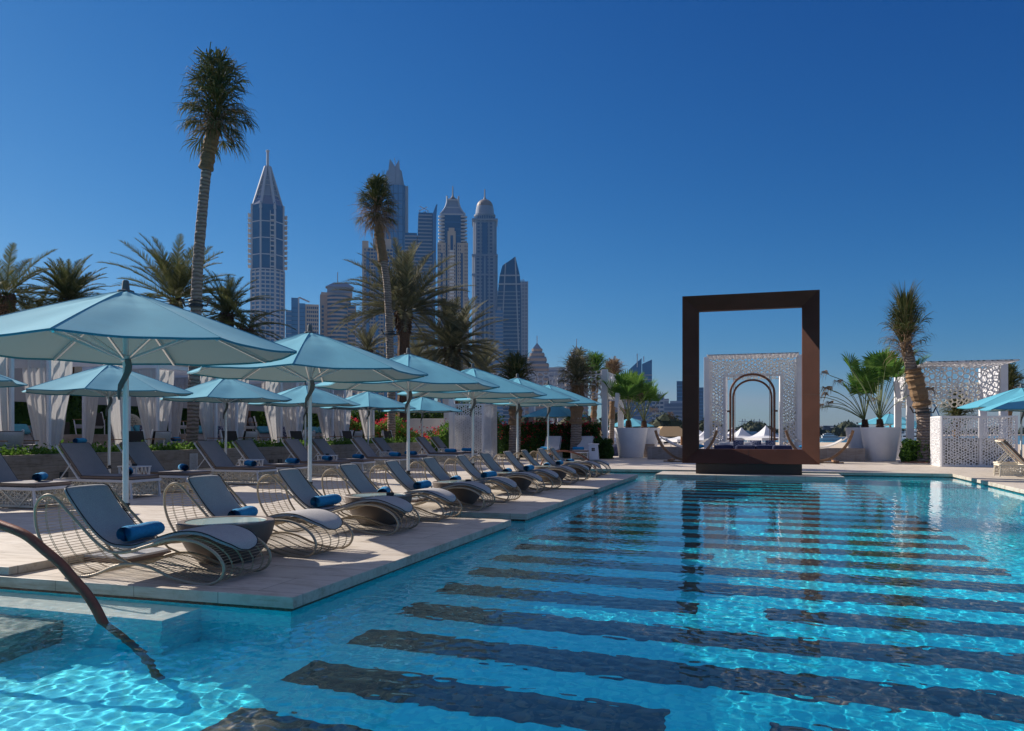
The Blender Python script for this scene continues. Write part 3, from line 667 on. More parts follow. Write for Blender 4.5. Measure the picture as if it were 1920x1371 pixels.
# ------------------------------------------------------------------ parasols
def parasol_proto():
    t = thing('parasol', 'x', 'parasol')
    NS = 8; Rr = 1.84; ZE = 2.30; ZA = 2.98; a0 = R(22.5+2)
    vs = []; fs = []; NR = 18; NT = 10
    def P(k, u, v):
        # k panel, u radius 0..1, v across the panel 0..1
        r = .1+(Rr-.1)*u; zz = ZA-.06-(ZA-.06-ZE)*(u**1.06)
        A0 = a0+k*2*PI/NS; A1 = A0+2*PI/NS
        p0 = Vector((r*math.cos(A0), r*math.sin(A0), zz)); p1 = Vector((r*math.cos(A1), r*math.sin(A1), zz)); p = p0.lerp(p1, v)
        sag = math.sin(PI*v)*(.030*u+.012*math.sin(u*9)*(1-u)+.010*math.sin(u*31+k*1.7)*max(0, .55-u)+.005*math.sin(v*9+k*2.1+u*5))
        p.z -= sag; 
        if u > .99: p *= 1; 
        mid = Vector((math.cos((A0+A1)/2), math.sin((A0+A1)/2), 0)); p -= mid*math.sin(PI*v)*.035*u
        return tuple(p)
    mb = MB(); hem = MB()
    for k in range(NS):
        b = len(mb.v)
        for i in range(NR+1):
            for j in range(NT+1): mb.v.append(P(k, i/NR, j/NT))
        for i in range(NR):
            for j in range(NT): mb.f.append((b+i*(NT+1)+j, b+(i+1)*(NT+1)+j, b+(i+1)*(NT+1)+j+1, b+i*(NT+1)+j+1)); mb.m.append(0)
        e = [Vector(P(k, 1, j/NT)) for j in range(NT+1)]
        hem.add([tuple(p) for p in e]+[tuple(p-Vector((0, 0, .022))) for p in e], [(j, j+1, NT+2+j, NT+1+j) for j in range(NT)])
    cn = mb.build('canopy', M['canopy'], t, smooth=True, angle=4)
    hem.build('hem', M['canopyhem'], cn)
    sm = MB()
    for k in range(NS):
        sm.tube([Vector(P(k, i/NR, 0))+Vector((0, 0, .001)) for i in range(NR+1)], .0045, 4)
    sm.build('seams', M['canopyhem'] if False else M['canopy'], cn)
    MB().lathe([(.0, 3.06), (.026, 3.06), (.034, 3.045), (.042, 2.955), (.085, 2.945), (.088, 2.93), (.03, 2.925)], 16).build('finial', M['greycap'], t, smooth=True)
    MB().lathe([(.031, .07), (.031, 2.93)], 16).build('pole', M['pole'], t, smooth=True)
    MB().lathe([(.034, .52), (.048, .52), (.048, .555), (.036, .56), (.036, .575), (.046, .58), (.046, .60), (.034, .605)], 16).build('lock_collar', M['blackp'], t, smooth=True)
    MB().lathe([(.034, 2.16), (.055, 2.17), (.055, 2.22), (.034, 2.23)], 16).build('runner_hub', M['alu'], t, smooth=True)
    # pull strap hanging over the runner
    S = [(.04, 2.19), (.055, 2.12), (.045, 2.05), (.01, 1.98), (-.03, 1.91), (-.05, 1.84), (-.055, 1.78), (-.05, 1.74)]
    Wd = [.06, .065, .07, .065, .06, .034, .026, .015]
    st = MB(); rings = []
    for (x, z), w_ in zip(S, Wd):
        rings.append([(x-w_*.5, -.052, z), (x+w_*.5, -.052, z), (x+w_*.5, -.03, z), (x-w_*.5, -.03, z)])
    place(st.loft(rings), RZ(YAW)).build('canopy_strap', M['greycap'], t)
    for k in range(NS):
        A0 = a0+k*2*PI/NS; c, s_ = math.cos(A0), math.sin(A0)
        rib = MB().bar((.05*c, .05*s_, ZA-.09), ((Rr-.04)*c, (Rr-.04)*s_, ZE-.02), .022, .03).build('rib', M['alu'], t)
        MB().bar((.05*c, .05*s_, 2.2), (.98*c, .98*s_, ZA-.09-(ZA-.07-ZE)*.52), .018, .026).build('strut', M['alu'], rib)
    MB().box(-.33, .33, -.33, .33, .002, .045).build('base_plate', M['edgetaupe'], t, bevel=.004)
    b = MB().box(-.325, .325, -.325, .325, .046, .072)
    b.build('stone_top', M['marble'], t, bevel=.004)
    MB().lathe([(.085, .073), (.085, .12), (.05, .13), (.045, .26), (.034, .27)], 18).build('socket', M['alu'], t, smooth=True)
    return t
parasol = Maker(parasol_proto)
GA = 'turquoise parasols in a line over the wave loungers'; GB = 'turquoise parasols in a line over the straight sun loungers'
ORD = ['first', 'second', 'third', 'fourth', 'fifth', 'sixth', 'seventh', 'eighth', 'ninth', 'tenth', 'eleventh', 'twelfth', 'thirteenth', 'fourteenth']
AY = [7.12, 10.95, 14.6, 18.35, 22.1, 25.6]
NEAR = ['nearest and largest', 'second nearest', 'third', 'fourth', 'fifth', 'sixth and farthest']
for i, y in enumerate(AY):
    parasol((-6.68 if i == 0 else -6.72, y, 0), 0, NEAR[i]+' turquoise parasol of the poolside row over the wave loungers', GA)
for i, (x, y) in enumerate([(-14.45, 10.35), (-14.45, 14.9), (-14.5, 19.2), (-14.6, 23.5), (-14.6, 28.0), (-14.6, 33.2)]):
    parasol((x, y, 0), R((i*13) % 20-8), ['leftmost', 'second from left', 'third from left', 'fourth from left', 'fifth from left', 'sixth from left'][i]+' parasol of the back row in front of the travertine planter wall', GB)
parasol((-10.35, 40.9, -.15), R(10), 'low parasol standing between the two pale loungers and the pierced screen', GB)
for x, y, z, rz, lab in [(8.15, 29.8, -.12, 12, 'parasol at the right picture edge over the cream loungers'), (8.15, 27.0, -.25, 0, 'nearer parasol cut by the right picture edge'),
                      (*at(1668, 50)[:2], -.45, 5, 'deep blue looking parasol behind the right hand white planters'), (*at(1700, 60)[:2], -.7, 30, 'small far parasol half hidden by the right pergola post'),
                      (*at(1183, 60)[:2], -.55, 9, 'small far parasol between the left pots and the screen post')]:
    parasol((x, y, z), R(rz), lab, 'parasols beyond the pool end')

# ------------------------------------------------------------------ wave loungers
LOOP = [(-6.595,.778),(-6.69,.735),(-6.745,.634),(-6.728,.452),(-6.641,.274),(-6.50,.12),(-6.345,.03),(-6.2,.008),(-6.025,.04),(-5.805,.125),(-5.619,.155),(-5.406,.129),(-5.167,.05),(-4.95,.012),(-4.788,.008),(-4.66,.06),(-4.62,.169),(-4.70,.285),(-4.874,.374),(-5.05,.402),(-5.226,.39),(-5.466,.322),(-5.681,.262),(-5.867,.262),(-6.025,.345),(-6.2,.49),(-6.378,.645),(-6.50,.75)]
CUSH = [(-6.53,.845),(-6.44,.72),(-6.25,.50),(-6.09,.36),(-5.95,.29),(-5.80,.275),(-5.66,.285),(-5.46,.345),(-5.22,.415),(-5.02,.432),(-4.86,.405),(-4.70,.335),(-4.62,.27)]
LX = -5.65
def wave_proto():
    t = thing('wave_lounger', 'x', 'lounger'); HW = .37
    P = catmull([(x-LX, 0, z) for x, z in LOOP], 6, True)
    # the near and far rails lean outwards a little
    for s_ in (-1, 1):
        MB().tube([(p.x, s_*HW, p.z) for p in P], .0145, 8, True).build('side_rail', M['railw'], t, smooth=True)
    # arc-length resample for the wires
    L = [0]
    for i in range(len(P)): L.append(L[-1]+(P[(i+1) % len(P)]-P[i]).length)
    def at_s(s_):
        s_ %= L[-1]
        j = max(k for k in range(len(P)) if L[k] <= s_); f_ = (s_-L[j])/(L[j+1]-L[j]); return P[j].lerp(P[(j+1) % len(P)], f_)
    wm = MB(); n = int(L[-1]/.03)
    for i in range(n):
        p = at_s(i*L[-1]/n); wm.tube([(p.x, -HW, p.z), (p.x, HW, p.z)], .0032, 3, cap=False)
    for y in (-.25, -.235, -.09, -.075, .075, .09, .235, .25):
        wm.tube([(p.x, y, p.z) for p in P], .0032, 3, True)
    wm.build('wire_mesh', M['wire'], t)
    # cross strut joining the two waves
    MB().tube([(-5.867-LX, -HW+.02, .262), (-5.80-LX, -HW+.02, .20), (-5.66-LX, -HW+.02, .155)], .011, 6).tube([(-5.867-LX, HW-.02, .262), (-5.80-LX, HW-.02, .20), (-5.66-LX, HW-.02, .155)], .011, 6).build('brace', M['railw'], t)
    # cushion: swept slab with rounded ends
    C = catmull([(x-LX, 0, z) for x, z in CUSH], 5); N = len(C); rings = []; edge_l = []; edge_r = []
    for i, p in enumerate(C):
        tt = (C[min(i+1, N-1)]-C[max(i-1, 0)]).normalized(); nn = Vector((-tt.z, 0, tt.x))
        u = i/(N-1); dist0 = (p-C[0]).length; dist1 = (p-C[-1]).length
        w_ = .275
        if dist0 < .07: w_ -= .06*(1-math.sqrt(max(0, 1-(1-dist0/.07)**2)))
        if dist1 < .24: w_ -= .255*(1-math.sqrt(max(0, 1-(1-dist1/.24)**2)))
        w_ = max(w_, .02); th = .042*min(1, .35+dist0/.06)*min(1, .35+dist1/.1)
        prof = [(-1, .1), (-1.0, .6), (-.93, .92), (-.6, 1.02), (0, 1.06), (.6, 1.02), (.93, .92), (1.0, .6), (1, .1), (.9, 0), (-.9, 0)]
        rings.append([tuple(p+nn*(.004+th*b)+Vector((0, w_*a, 0))) for a, b in prof])
        edge_l.append(p+nn*(.004+th*.8)+Vector((0, -w_*1.005, 0))); edge_r.append(p+nn*(.004+th*.8)+Vector((0, w_*1.005, 0)))
    cu = MB().loft(rings).build('cushion', M['cushion'], t, smooth=True, angle=60)
    MB().tube(edge_l+edge_r[::-1], .0055, 5, True).build('piping', M['piping'], cu)
    return t
wave = Maker(wave_proto)
LY = [6.42, 8.12, 10.02, 11.72, 13.4, 15.05, 16.95, 18.5, 20.4, 22.05, 23.8, 25.2]
def towel_proto():
    # a terry towel rolled up: spiral end, slightly irregular roll, axis along Y
    N = 64; turns = 4.6; mb = MB(); rings = []
    L2 = .27; NL = 9
    r_ = random.Random(3)
    for j in range(NL):
        y = -L2+2*L2*j/(NL-1); sc = 1+.05*math.sin(j*1.3)-.10*(abs(j-(NL-1)/2)/(NL/2))**4
        ring = []
        for k in range(N+1):
            th = 2*PI*turns*k/N; r = .012+.078*(k/N)
            ring.append((math.cos(th)*r*sc*1.02, y+.006*math.sin(th*2+j), math.sin(th)*r*sc*.93+.082))
        for k in range(N, -1, -1):
            th = 2*PI*turns*k/N; r = .012+.078*(k/N)-.0085
            ring.append((math.cos(th)*max(r, .002)*sc*1.02, y+.006*math.sin(th*2+j), math.sin(th)*max(r, .002)*sc*.93+.082))
        rings.append(ring)
    o = mb.loft(rings, cap=False).build('rolled_towel', M['towel'], None, smooth=True, angle=70)
    # close the ends a little inside so no light shows through the roll
    o['category'] = 'towel'
    return o
towel = Maker(towel_proto)
for i, y in enumerate(LY):
    near = i % 2 == 0
    lab = ['nearest wave shaped wire lounger at the pool corner, with taupe rails and grey cushion'] + [ORD[k]+' wave shaped wire lounger along the pool edge counted from the camera' for k in range(1, 11)] + ['farthest wave shaped wire lounger along the pool edge']
    wave((LX, y, 0), R([1.5, -3.5, 2, -1.5, 4, -2, 2.5, -3, -1, 3, -2, 2][i]), lab[i], 'wave shaped wire loungers along the pool')
    tl = 'rolled blue towel on the '+('nearest' if i == 0 else 'farthest' if i == 11 else ORD[i])+' wave lounger'
    towel((-5.84 + (.03 if i % 3 == 0 else -.03), y-.02, .33), R([8, 14, -4, 20, 3, 12, -6, 8, 0, 10, 4, -3][i]), tl, 'rolled blue towels on the wave loungers')
def tub_proto():
    t = thing('round_table', 'x', 'table')
    MB().lathe([(.0, .003), (.27, .003), (.30, .02), (.40, .14), (.475, .28), (.505, .40), (.505, .425), (.495, .432), (.42, .432), (.415, .424), (.40, .40), (.0, .40)], 48).build('tub', M['tub'], t, smooth=True)
    MB().lathe([(0, .415), (.412, .415), (.412, .427), (0, .427)], 48).build('glass_top', M['glass'], t, smooth=True)
    return t
tub = Maker(tub_proto)
def ash_proto():
    o = MB().lathe([(0, .002), (.05, .002), (.058, .01), (.06, .045), (.052, .05), (.045, .045), (.04, .02), (0, .018)], 24).build('ashtray', M['blackp'], None, smooth=True, angle=50); o['category'] = 'ashtray'; return o
ash = Maker(ash_proto)
for i in range(6):
    y = (LY[2*i]+LY[2*i+1])/2+.02
    tub((-5.5, y, 0), 0, ['nearest brown round tub table with a pale glass top, between the first two wave loungers', 'second brown tub table, between the third and fourth wave loungers', 'third brown tub table, between the fifth and sixth wave loungers', 'fourth brown tub table, between the seventh and eighth wave loungers', 'fifth brown tub table, between the ninth and tenth wave loungers', 'farthest brown tub table, between the last two wave loungers'][i], 'brown tub tables between the wave loungers')
    if i: ash((-5.3, y-.02, .426), 0, 'round black ashtray on the '+['', 'second', 'third', 'fourth', 'fifth', 'farthest'][i]+' brown tub table', 'black ashtrays on the tub tables')

# ------------------------------------------------------------------ straight sun loungers on pierced bases
def sun_proto(cm, frame_m, name='sun_lounger'):
    def f():
        t = thing(name, 'x', 'lounger'); Lh = .7; Wd = .42   # seat runs x -0.68..+0.68, head end further -x
        fr = MB()
        fr.box(-.72, .70, -Wd, -Wd+.04, .335, .385).box(-.72, .70, Wd-.04, Wd, .335, .385).box(.66, .70, -Wd+.04, Wd-.04, .335, .385).box(-.72, -.68, -Wd+.04, Wd-.04, .335, .385)
        fr.box(-1.33, -.72, -Wd, -Wd+.04, .335, .375).box(-1.33, -.72, Wd-.04, Wd, .335, .375).box(-1.37, -1.33, -Wd, Wd, .335, .375)
        fr.build('frame', frame_m, t)
        for x in (.67, -1.35):
            for s_ in (-1, 1): MB().bar((x-(.03 if x > 0 else -.03), s_*(Wd-.02), .335), (x, s_*(Wd-.02), 0), .035).build('leg', frame_m, t)
        lat = MB()
        for s_ in (-1, 1):
            a = jitter_lattice(1.9, .27, .045, .014, .012, 5+s_); place(a, Matrix.Identity(3), (-1.3, s_*(Wd-.03)-.006, .062)); lat = join(lat, a)
        a = jitter_lattice(.74, .27, .045, .014, .012, 9); place(a, RZ(PI/2), (.635, -.37, .062)); lat = join(lat, a)
        lat.box(-1.33, .64, -Wd+.012, -Wd+.045, .03, .062).box(-1.33, .64, Wd-.045, Wd-.012, .03, .062)
        for s_ in (-1, 1):
            lat.bar((-.1, s_*(Wd-.01), .33), (.3, s_*(Wd-.01), .04), .02).bar((.6, s_*(Wd-.01), .33), (.3, s_*(Wd-.01), .04), .02).bar((-.1, s_*(Wd-.01), .33), (-.5, s_*(Wd-.01), .04), .02)
        lat.build('pierced_base', M['cream'], t)
        def cush(L_, name_, M3, o_):
            prof = []
            mb = MB().box(0, L_, -.385, .385, 0, .075); place(mb, M3, o_)
            c = mb.build(name_, [cm, M['edgetaupe']], t, bevel=.018)
            for k, fc in enumerate(c.data.polygons): fc.material_index = 0 if k == 1 else 1
            e = [(0, -.387, .068), (L_, -.387, .068), (L_, .387, .068), (0, .387, .068)]; e2 = [(x, y, .012) for x, y, z in e]
            pm = MB().tube([M3 @ Vector(p)+Vector(o_) for p in e], .005, 4, True).tube([M3 @ Vector(p)+Vector(o_) for p in e2], .004, 4, True)
            pm.build('piping', M['piping'], c)
        cush(1.36, 'seat_cushion', Matrix.Identity(3), (-.68, 0, .388))
        ang = R(-131)
        cush(.92, 'back_cushion', RY(ang) @ Matrix.Scale(-1, 3, Vector((0, 0, 1))), (-.67, 0, .40))
        bf = MB().bar((-.70, -.39, .375), (-1.31, -.39, 1.08), .03).bar((-.70, .39, .375), (-1.31, .39, 1.08), .03).bar((-1.31, -.39, 1.08), (-1.31, .39, 1.08), .03)
        bf.build('back_frame', frame_m, t)
        MB().bar((-1.0, -.3, .72), (-1.3, -.3, .375), .018).bar((-1.0, .3, .72), (-1.3, .3, .375), .018).bar((-1.3, -.3, .385), (-1.3, .3, .385), .018).build('prop', frame_m, t)
        return t
    return f
sunl = Maker(sun_proto(M['cushionB'], M['white']))
def side_proto():
    t = thing('side_table', 'x', 'table')
    MB().box(-.26, .26, -.24, .24, .59, .615).build('table_top', M['white'], t, bevel=.005)
    for sx in (-1, 1):
        for sy in (-1, 1): MB().bar((sx*.24, sy*.2, .59), (sx*.2, sy*.18, 0), .03).build('leg', M['white'], t)
    b = MB()
    for sy in (-1, 1):
        for x0, x1 in ((-.22, -.1), (-.1, .02), (.02, .12), (.12, .22)): b.bar((x0, sy*.2, .59), ((x0+x1)/2+.03, sy*.19, .36), .018).bar((x1, sy*.2, .59), ((x0+x1)/2+.03, sy*.19, .36), .018)
        b.bar((-.2, sy*.19, .36), (.2, sy*.19, .36), .018)
    b.build('lattice_apron', M['white'], t)
    return t
sidet = Maker(side_proto)
SY = [9.2, 11.4, 13.68, 15.36, 18.0, 19.6, 22.05, 23.65, 26.45, 28.05, 32.15, 33.75]
gB = 'straight sun loungers before the travertine wall'
SX = -12.98
nm = ['first', 'nearest visible', 'second', 'third', 'fourth', 'fifth', 'sixth', 'seventh', 'eighth', 'ninth', 'tenth', 'farthest']
for i, y in enumerate(SY):
    if i == 0: continue
    lab = {1: 'straight grey lounger cut by the left picture edge, showing only its foot end', 11: 'farthest straight grey lounger before the white pierced cubicle'}.get(i, nm[i]+' straight grey lounger of the back row from the left, on a pierced base')
    sunl((SX, y, 0), 0, lab, gB)
    towel((SX+.22+.1*((i*7) % 3-1), y+(.12 if i % 2 else -.1), .465), R(38+3.2*i+(i*37 % 17)-8), 'rolled blue towel on the '+nm[i]+' straight lounger of the back row', 'rolled blue towels on the straight loungers')
for k in range(1, 6):
    y = (SY[2*k]+SY[2*k+1])/2
    sidet((SX-.4, y, 0), PI/2*0, 'small white lattice legged table between the '+['', 'second and third', 'fourth and fifth', 'sixth and seventh', 'eighth and ninth', 'last two'][k]+' straight loungers', 'white side tables between the straight loungers')
    if k != 2: ash((SX-.4, y, .616), 0, 'black ashtray on the small white table between the '+['', 'second and third', '', 'sixth and seventh', 'eighth and ninth', 'last two'][k]+' straight loungers', 'black ashtrays on the white side tables')
sun2 = Maker(sun_proto(M['cushionL'], M['white'], 'pale_lounger'))
sun2((-9.95, 38.0, 0), R(-88), 'pale cushioned lounger facing the camera, left of the two beyond the wave loungers', 'pale loungers facing the camera')
sun2((-8.35, 38.3, 0), R(-88), 'pale cushioned lounger facing the camera, right of the two beyond the wave loungers', 'pale loungers facing the camera')
towel((-10.0, 37.6, .465), R(75), 'rolled blue towel on the left pale lounger that faces the camera', 'rolled blue towels on the pale loungers')
towel((-8.4, 37.8, .465), R(80), 'rolled blue towel on the right pale lounger that faces the camera', 'rolled blue towels on the pale loungers')
M['sling'] = weave('cream_sling', (.46, .42, .34), (.55, .50, .41), 120)
sun3 = Maker(sun_proto(M['sling'], M['cream'], 'cream_lounger'))
sun3((8.75, 29.6, 0), R(-4), 'cream lounger at the right edge, the farther one beside the pierced box', 'cream loungers at the right edge')
sun3((8.35, 27.9, 0), R(-4), 'cream lounger at the right edge, the nearer one close to the pool coping', 'cream loungers at the right edge')
# ------------------------------------------------------------------ cabanas with sheer curtains, sofas, cushions
def curtain(w0, w1, h, seed, gather=.42, tie=.35):
    """hanging cloth pulled in at the tie height; x 0 is the post"""
    r_ = random.Random(seed); NX = 34; NZ = 16; vs = []; ph = r_.uniform(0, 6)
    for j in range(NZ+1):
        v = j/NZ; z = h*(1-v)
        t_ = max(0, (v-.12))/.75; k = 1-(1-gather)*min(1, t_)**1.3 if v < .87 else gather+(.16*(v-.87)/.13)
        wd = (w0)*k
        for i in range(NX+1):
            u = i/NX; x = u*wd; y = .035*math.sin(u*26+ph+v*1.2)*(1-.25*v)+.02*math.sin(u*11+v*3)
            vs.append((x, y, z))
    fs = [(j*(NX+1)+i, j*(NX+1)+i+1, (j+1)*(NX+1)+i+1, (j+1)*(NX+1)+i) for j in range(NZ) for i in range(NX)]
    return MB().add(vs, fs)
def pillow_mesh(w_, h_, d_):
    mb = MB(); N = 10; 
    def P(u, v, s_):
        a = (abs(math.sin(PI*u))*abs(math.sin(PI*v)))**.45
        k = 1-.07*(4*(u-.5)**2*(1-4*(v-.5)**2))
        l = 1-.07*(4*(v-.5)**2*(1-4*(u-.5)**2))
        x = (u-.5)*w_*l; z = (v-.5)*h_*k
        return (x, s_*d_/2*a, z+h_/2)
    for s_ in (-1, 1):
        b = len(mb.v); mb.v += [P(i/N, j/N, s_) for j in range(N+1) for i in range(N+1)]
        for j in range(N):
            for i in range(N): mb.f.append((b+j*(N+1)+i, b+j*(N+1)+i+1, b+(j+1)*(N+1)+i+1, b+(j+1)*(N+1)+i)); mb.m.append(0)
    return mb
def cabana_proto():
    t = thing('cabana', 'x', 'cabana'); D = 2.9; Wy = 2.8; H = 2.76; s_ = .085   # x from 0 (front) to -D, y 0..Wy
    for x in (0, -D):
        for y in (0, Wy): MB().box(x-s_/2*2, x, y, y+s_, 0, H).build('post', M['white'], t, bevel=.004)
    b = MB()
    for y in (0, Wy): b.box(-D-.085, .001, y+.004, y+s_-.004, H, H+.13)
    b.box(-.085, 0, s_, Wy, H, H+.13).box(-D-.085, -D, s_, Wy, H, H+.13)
    b.build('roof_beam', M['white'], t, bevel=.004)
    sl = MB()
    for k in range(9): sl.box(-D, -.09, s_+.1+k*.3, s_+.14+k*.3, H+.02, H+.11)
    sl.build('roof_slats', M['white'], t)
    MB().box(-D-.07, -D-.05, s_+.02, Wy-.02, H-1.1, H-.02).build('added_sun_blocker', M['sunblocker'], t)  # sheet added at the back to keep sun off the curtains
    v = MB(); v.box(-D+.02, -.09, .03, .045, H-.28, H-.005)
    v.build('canvas_valance', M['curtain'], t)
    for (y, rz, sc, sd) in ((s_+.02, PI/2, 1, 1), (Wy-.03, -PI/2, 1, 2)):
        place(curtain(.8, .4, H-.05, sd), RZ(rz), (-.13, y, .02)).build('curtain', M['curtain'], t, smooth=True, angle=80)
    for (x, y, sd) in ((-.1, .04, 3), (-.1, Wy+.04, 4)):
        place(curtain(.85, .4, H-.05, sd), RZ(PI), (x, y, .02)).build('curtain', M['curtain'], t, smooth=True, angle=80)
    for (x, y, rz, sd) in ((-D+.05, .04, 0, 5), (-D+.05, Wy+.04, 0, 6)):
        place(curtain(.6, .4, H-.05, sd), RZ(rz), (x, y, .02)).build('curtain', M['curtain'], t, smooth=True, angle=80)
    # day bed platform inside
    return t
cab = Maker(cabana_proto)
def daybed_proto():
    t = thing('daybed', 'x', 'daybed')
    MB().box(-1.9, -.2, -.95, .95, .12, .3).build('base', M['white'], t, bevel=.01)
    for x in (-1.8, -.3):
        for y in (-.85, .85): MB().box(x-.03, x+.03, y-.03, y+.03, 0, .12).build('leg', M['white'], t)
    MB().box(-1.88, -.22, -.93, .93, .302, .42).build('mattress', M['cushionB'], t, bevel=.03)
    for y in (-.47, .47):
        mb = MB().box(-.04, .04, -.44, .44, 0, .62); place(mb, RY(R(-35)), (-1.75, y, .43)); mb.build('backrest', M['cushionB'], t, bevel=.03)
        mb = MB().box(.0, .13, -.40, .40, .30, .62); place(mb, RY(R(-35)), (-1.70, y, .43)); mb.build('bolster', M['teal'], t, bevel=.05)
    return t
daybed = Maker(daybed_proto)
def chair_proto(back, seat):
    def f():
        t = thing('armchair', 'x', 'armchair')
        place(MB().box(-.33, .33, -.025, .025, 0, .46), RX(R(-14)), (0, -.32, .34)).build('backrest', back, t, bevel=.01)
        place(MB().box(-.35, -.32, -.03, .03, -.02, .5), RX(R(-14)), (0, -.32, .34)).build('side_frame', M['white'], t)
        place(MB().box(.32, .35, -.03, .03, -.02, .5), RX(R(-14)), (0, -.32, .34)).build('side_frame', M['white'], t)
        place(pillow_mesh(.62, .42, .2), RX(R(-12)), (0, -.19, .36)).build('back_cushion', seat, t, smooth=True)
        MB().box(-.32, .32, -.30, .34, .24, .38).build('seat', seat, t, bevel=.03)
        for sx in (-1, 1):
            MB().box(sx*.37-.025, sx*.37+.025, -.34, .34, .54, .565).build('armrest', M['wood'], t)
            MB().bar((sx*.37, .3, .54), (sx*.34, .22, 0), .03).bar((sx*.37, -.3, .54), (sx*.34, -.34, 0), .03).build('leg', M['white'], t)
        return t
    return f
chW = Maker(chair_proto(M['wicker'], M['cushion'])); 
def pil(name, mat, w_=.5, h_=.5):
    def f():
        o = pillow_mesh(w_, h_, .2).build(name, mat, None, smooth=True); o['category'] = 'cushion'; return o
    return Maker(f)
pilP = pil('patterned_cushion', M['patterned']); pilT = pil('navy_cushion', M['navy'], .62, .5); pilG = pil('grey_cushion', M['cushionL'], .55, .42)
CY = [12.6, 16.5, 20.5, 24.45, 28.4, 32.3]
CN = ['leftmost', 'second from left', 'third from left', 'fourth from left', 'fifth from left', 'rightmost']
for i, y in enumerate(CY):
    cab((-18.0, y, .605), 0, CN[i]+' white cabana with tied sheer curtains on the terrace', 'white cabanas on the terrace')
    daybed((-18.35, y+1.45, .605), 0, 'daybed with teal bolsters inside the '+CN[i]+' cabana', 'daybeds in the cabanas')
    pilP((-19.35, y+1.05, 1.08), R(70), 'navy and white patterned cushion on the daybed of the '+CN[i]+' cabana', 'patterned cushions on the daybeds')
    towel((-18.9, y+1.9, 1.03), R(20), 'rolled blue towel on the daybed of the '+CN[i]+' cabana', 'rolled blue towels on the daybeds')
for i, (y, rz) in enumerate([(14.75, 200), (18.35, 172), (19.9, 205), (22.6, 170), (24.3, 205), (26.6, 170), (28.2, 205), (30.5, 172), (32.2, 204), (34.4, 172)]):
    # a chair seen from behind (dark wicker) or from its side (pale cushion)
    chW((-17.15, y, .605), R(rz-90 if i % 2 else rz+60), (['pale cushioned', 'dark wicker backed'][i % 2])+' armchair on the terrace edge, '+ORD[i]+' from the left behind the green planter', 'armchairs on the terrace edge')
for i, y in enumerate([15.2, 18.2, 22.4, 27.5, 31.5]):
    chW((-22.6, y, 1.245), R(40+i*25), ORD[i]+' armchair from the left on the upper terrace behind the cabanas', 'armchairs on the upper terrace')
def ball_proto():
    mb = MB(); n = 0
    me = bpy.data.meshes.new('lattice_ball'); import bmesh
    bm = bmesh.new(); bmesh.ops.create_icosphere(bm, subdivisions=3, radius=.36); bm.to_mesh(me); bm.free()
    me.materials.append(M['cream']); o = bpy.data.objects.new('lattice_ball', me); COL.objects.link(o); o['category'] = 'lamp'
    wf = o.modifiers.new('wire', 'WIREFRAME'); wf.thickness = .035; wf.use_even_offset = False
    return o
ball = Maker(ball_proto)
ball((-21.75, 27.9, 1.64), 0, 'round woven cream lamp ball sitting on the second terrace wall', 'woven lamp balls on the terrace wall')
ball((-21.75, 23.4, 1.64), .5, 'woven cream lamp ball half hidden behind a cabana curtain', 'woven lamp balls on the terrace wall')
b = MB()
for k in range(5): b.lathe([(.20-.012*k, .16*k), (.215-.012*k, .16*k+.012), (.20-.012*k, .16*k+.024)], 12, (0, 0, .45))
for k in range(12):
    a = k*PI/6; b.bar((.21*math.cos(a), .21*math.sin(a), .45), (.13*math.cos(a), .13*math.sin(a), 1.2), .018)
t = thing('cage_lantern', 'tall black cage lantern on a dark cube stool beside the cabana curtain', 'lantern', (-22.0, 20.45, 1.245))
MB().box(-.28, .28, -.28, .28, .002, .44).build('stool', M['wicker'], t, bevel=.01); b.build('cage', M['charcoal'], t)

hedge('dark_hedge', 'tall dark green hedge behind the cabanas', 'x' and -27.3+.0, -25.9, 6, 13.2, 0, 3.6, 5000, .2, M['leaf'], 51)
hedge('dark_hedge', 'tall leafy dark hedge under the pierced pavilion fascia', -25.4+-.6, -25.3+-.1, 13.5, 32, 1.2, 3.7, 9000, .2, M['leaf'], 52, bumpy=.2)
hedge('bright_shrubs', 'bright green tropical shrubs between the cabanas and the white villa wing', -25, -23.2, 33.5, 41.5, 0, 4.3, 9000, .24, M['leafl'], 53)
hedge('dark_hedge', 'dark green hedge behind the low white wall', -25, -15, 44.6, 46.6, 0, 3.4, 9000, .22, M['leaf'], 54)
hedge('flowering_hedge', 'red flowering bougainvillea hedge behind the last cabanas', -21.3, -18.7, 37.8, 39.6, 0, 2.3, 11000, .13, M['leafl'], 55, flowers=200, bumpy=.4)
hedge('flowering_hedge', 'sparse red flowering shrub in front of the low white wall', -18.4, -15.2, 37.2, 38.8, 0, 2.2, 6500, .13, M['leafl'], 56, flowers=80, bumpy=.6)
hedge('flowering_hedge', 'dark hedge topped with red flowers right of the pierced cubicle', -13.2, -7.9, 40.0, 41.0, 0, 1.95, 17000, .13, M['leaf'], 57, flowers=330, bumpy=.25)
hedge('small_shrub', 'loose green shrub behind the hedge top right of the cubicle', -9.9, -9.1, 41.3, 42.1, 0, 2.9, 1800, .14, M['leafl'], 58, cat='shrub', flowers=3)
hedge('round_shrub', 'low dark shrub beside the white lantern box', -8.0, -7.1, 39.2, 40.0, 0, 1.15, 3500, .1, M['leaf'], 59, cat='shrub')
tag(MB().box(-21, -16.1, 41.9, 42.2, .003, 2.1).build('low_white_wall', M['whitewall'], bevel=.01), 'plain pale rendered wall behind the red flowering shrubs', 'wall')

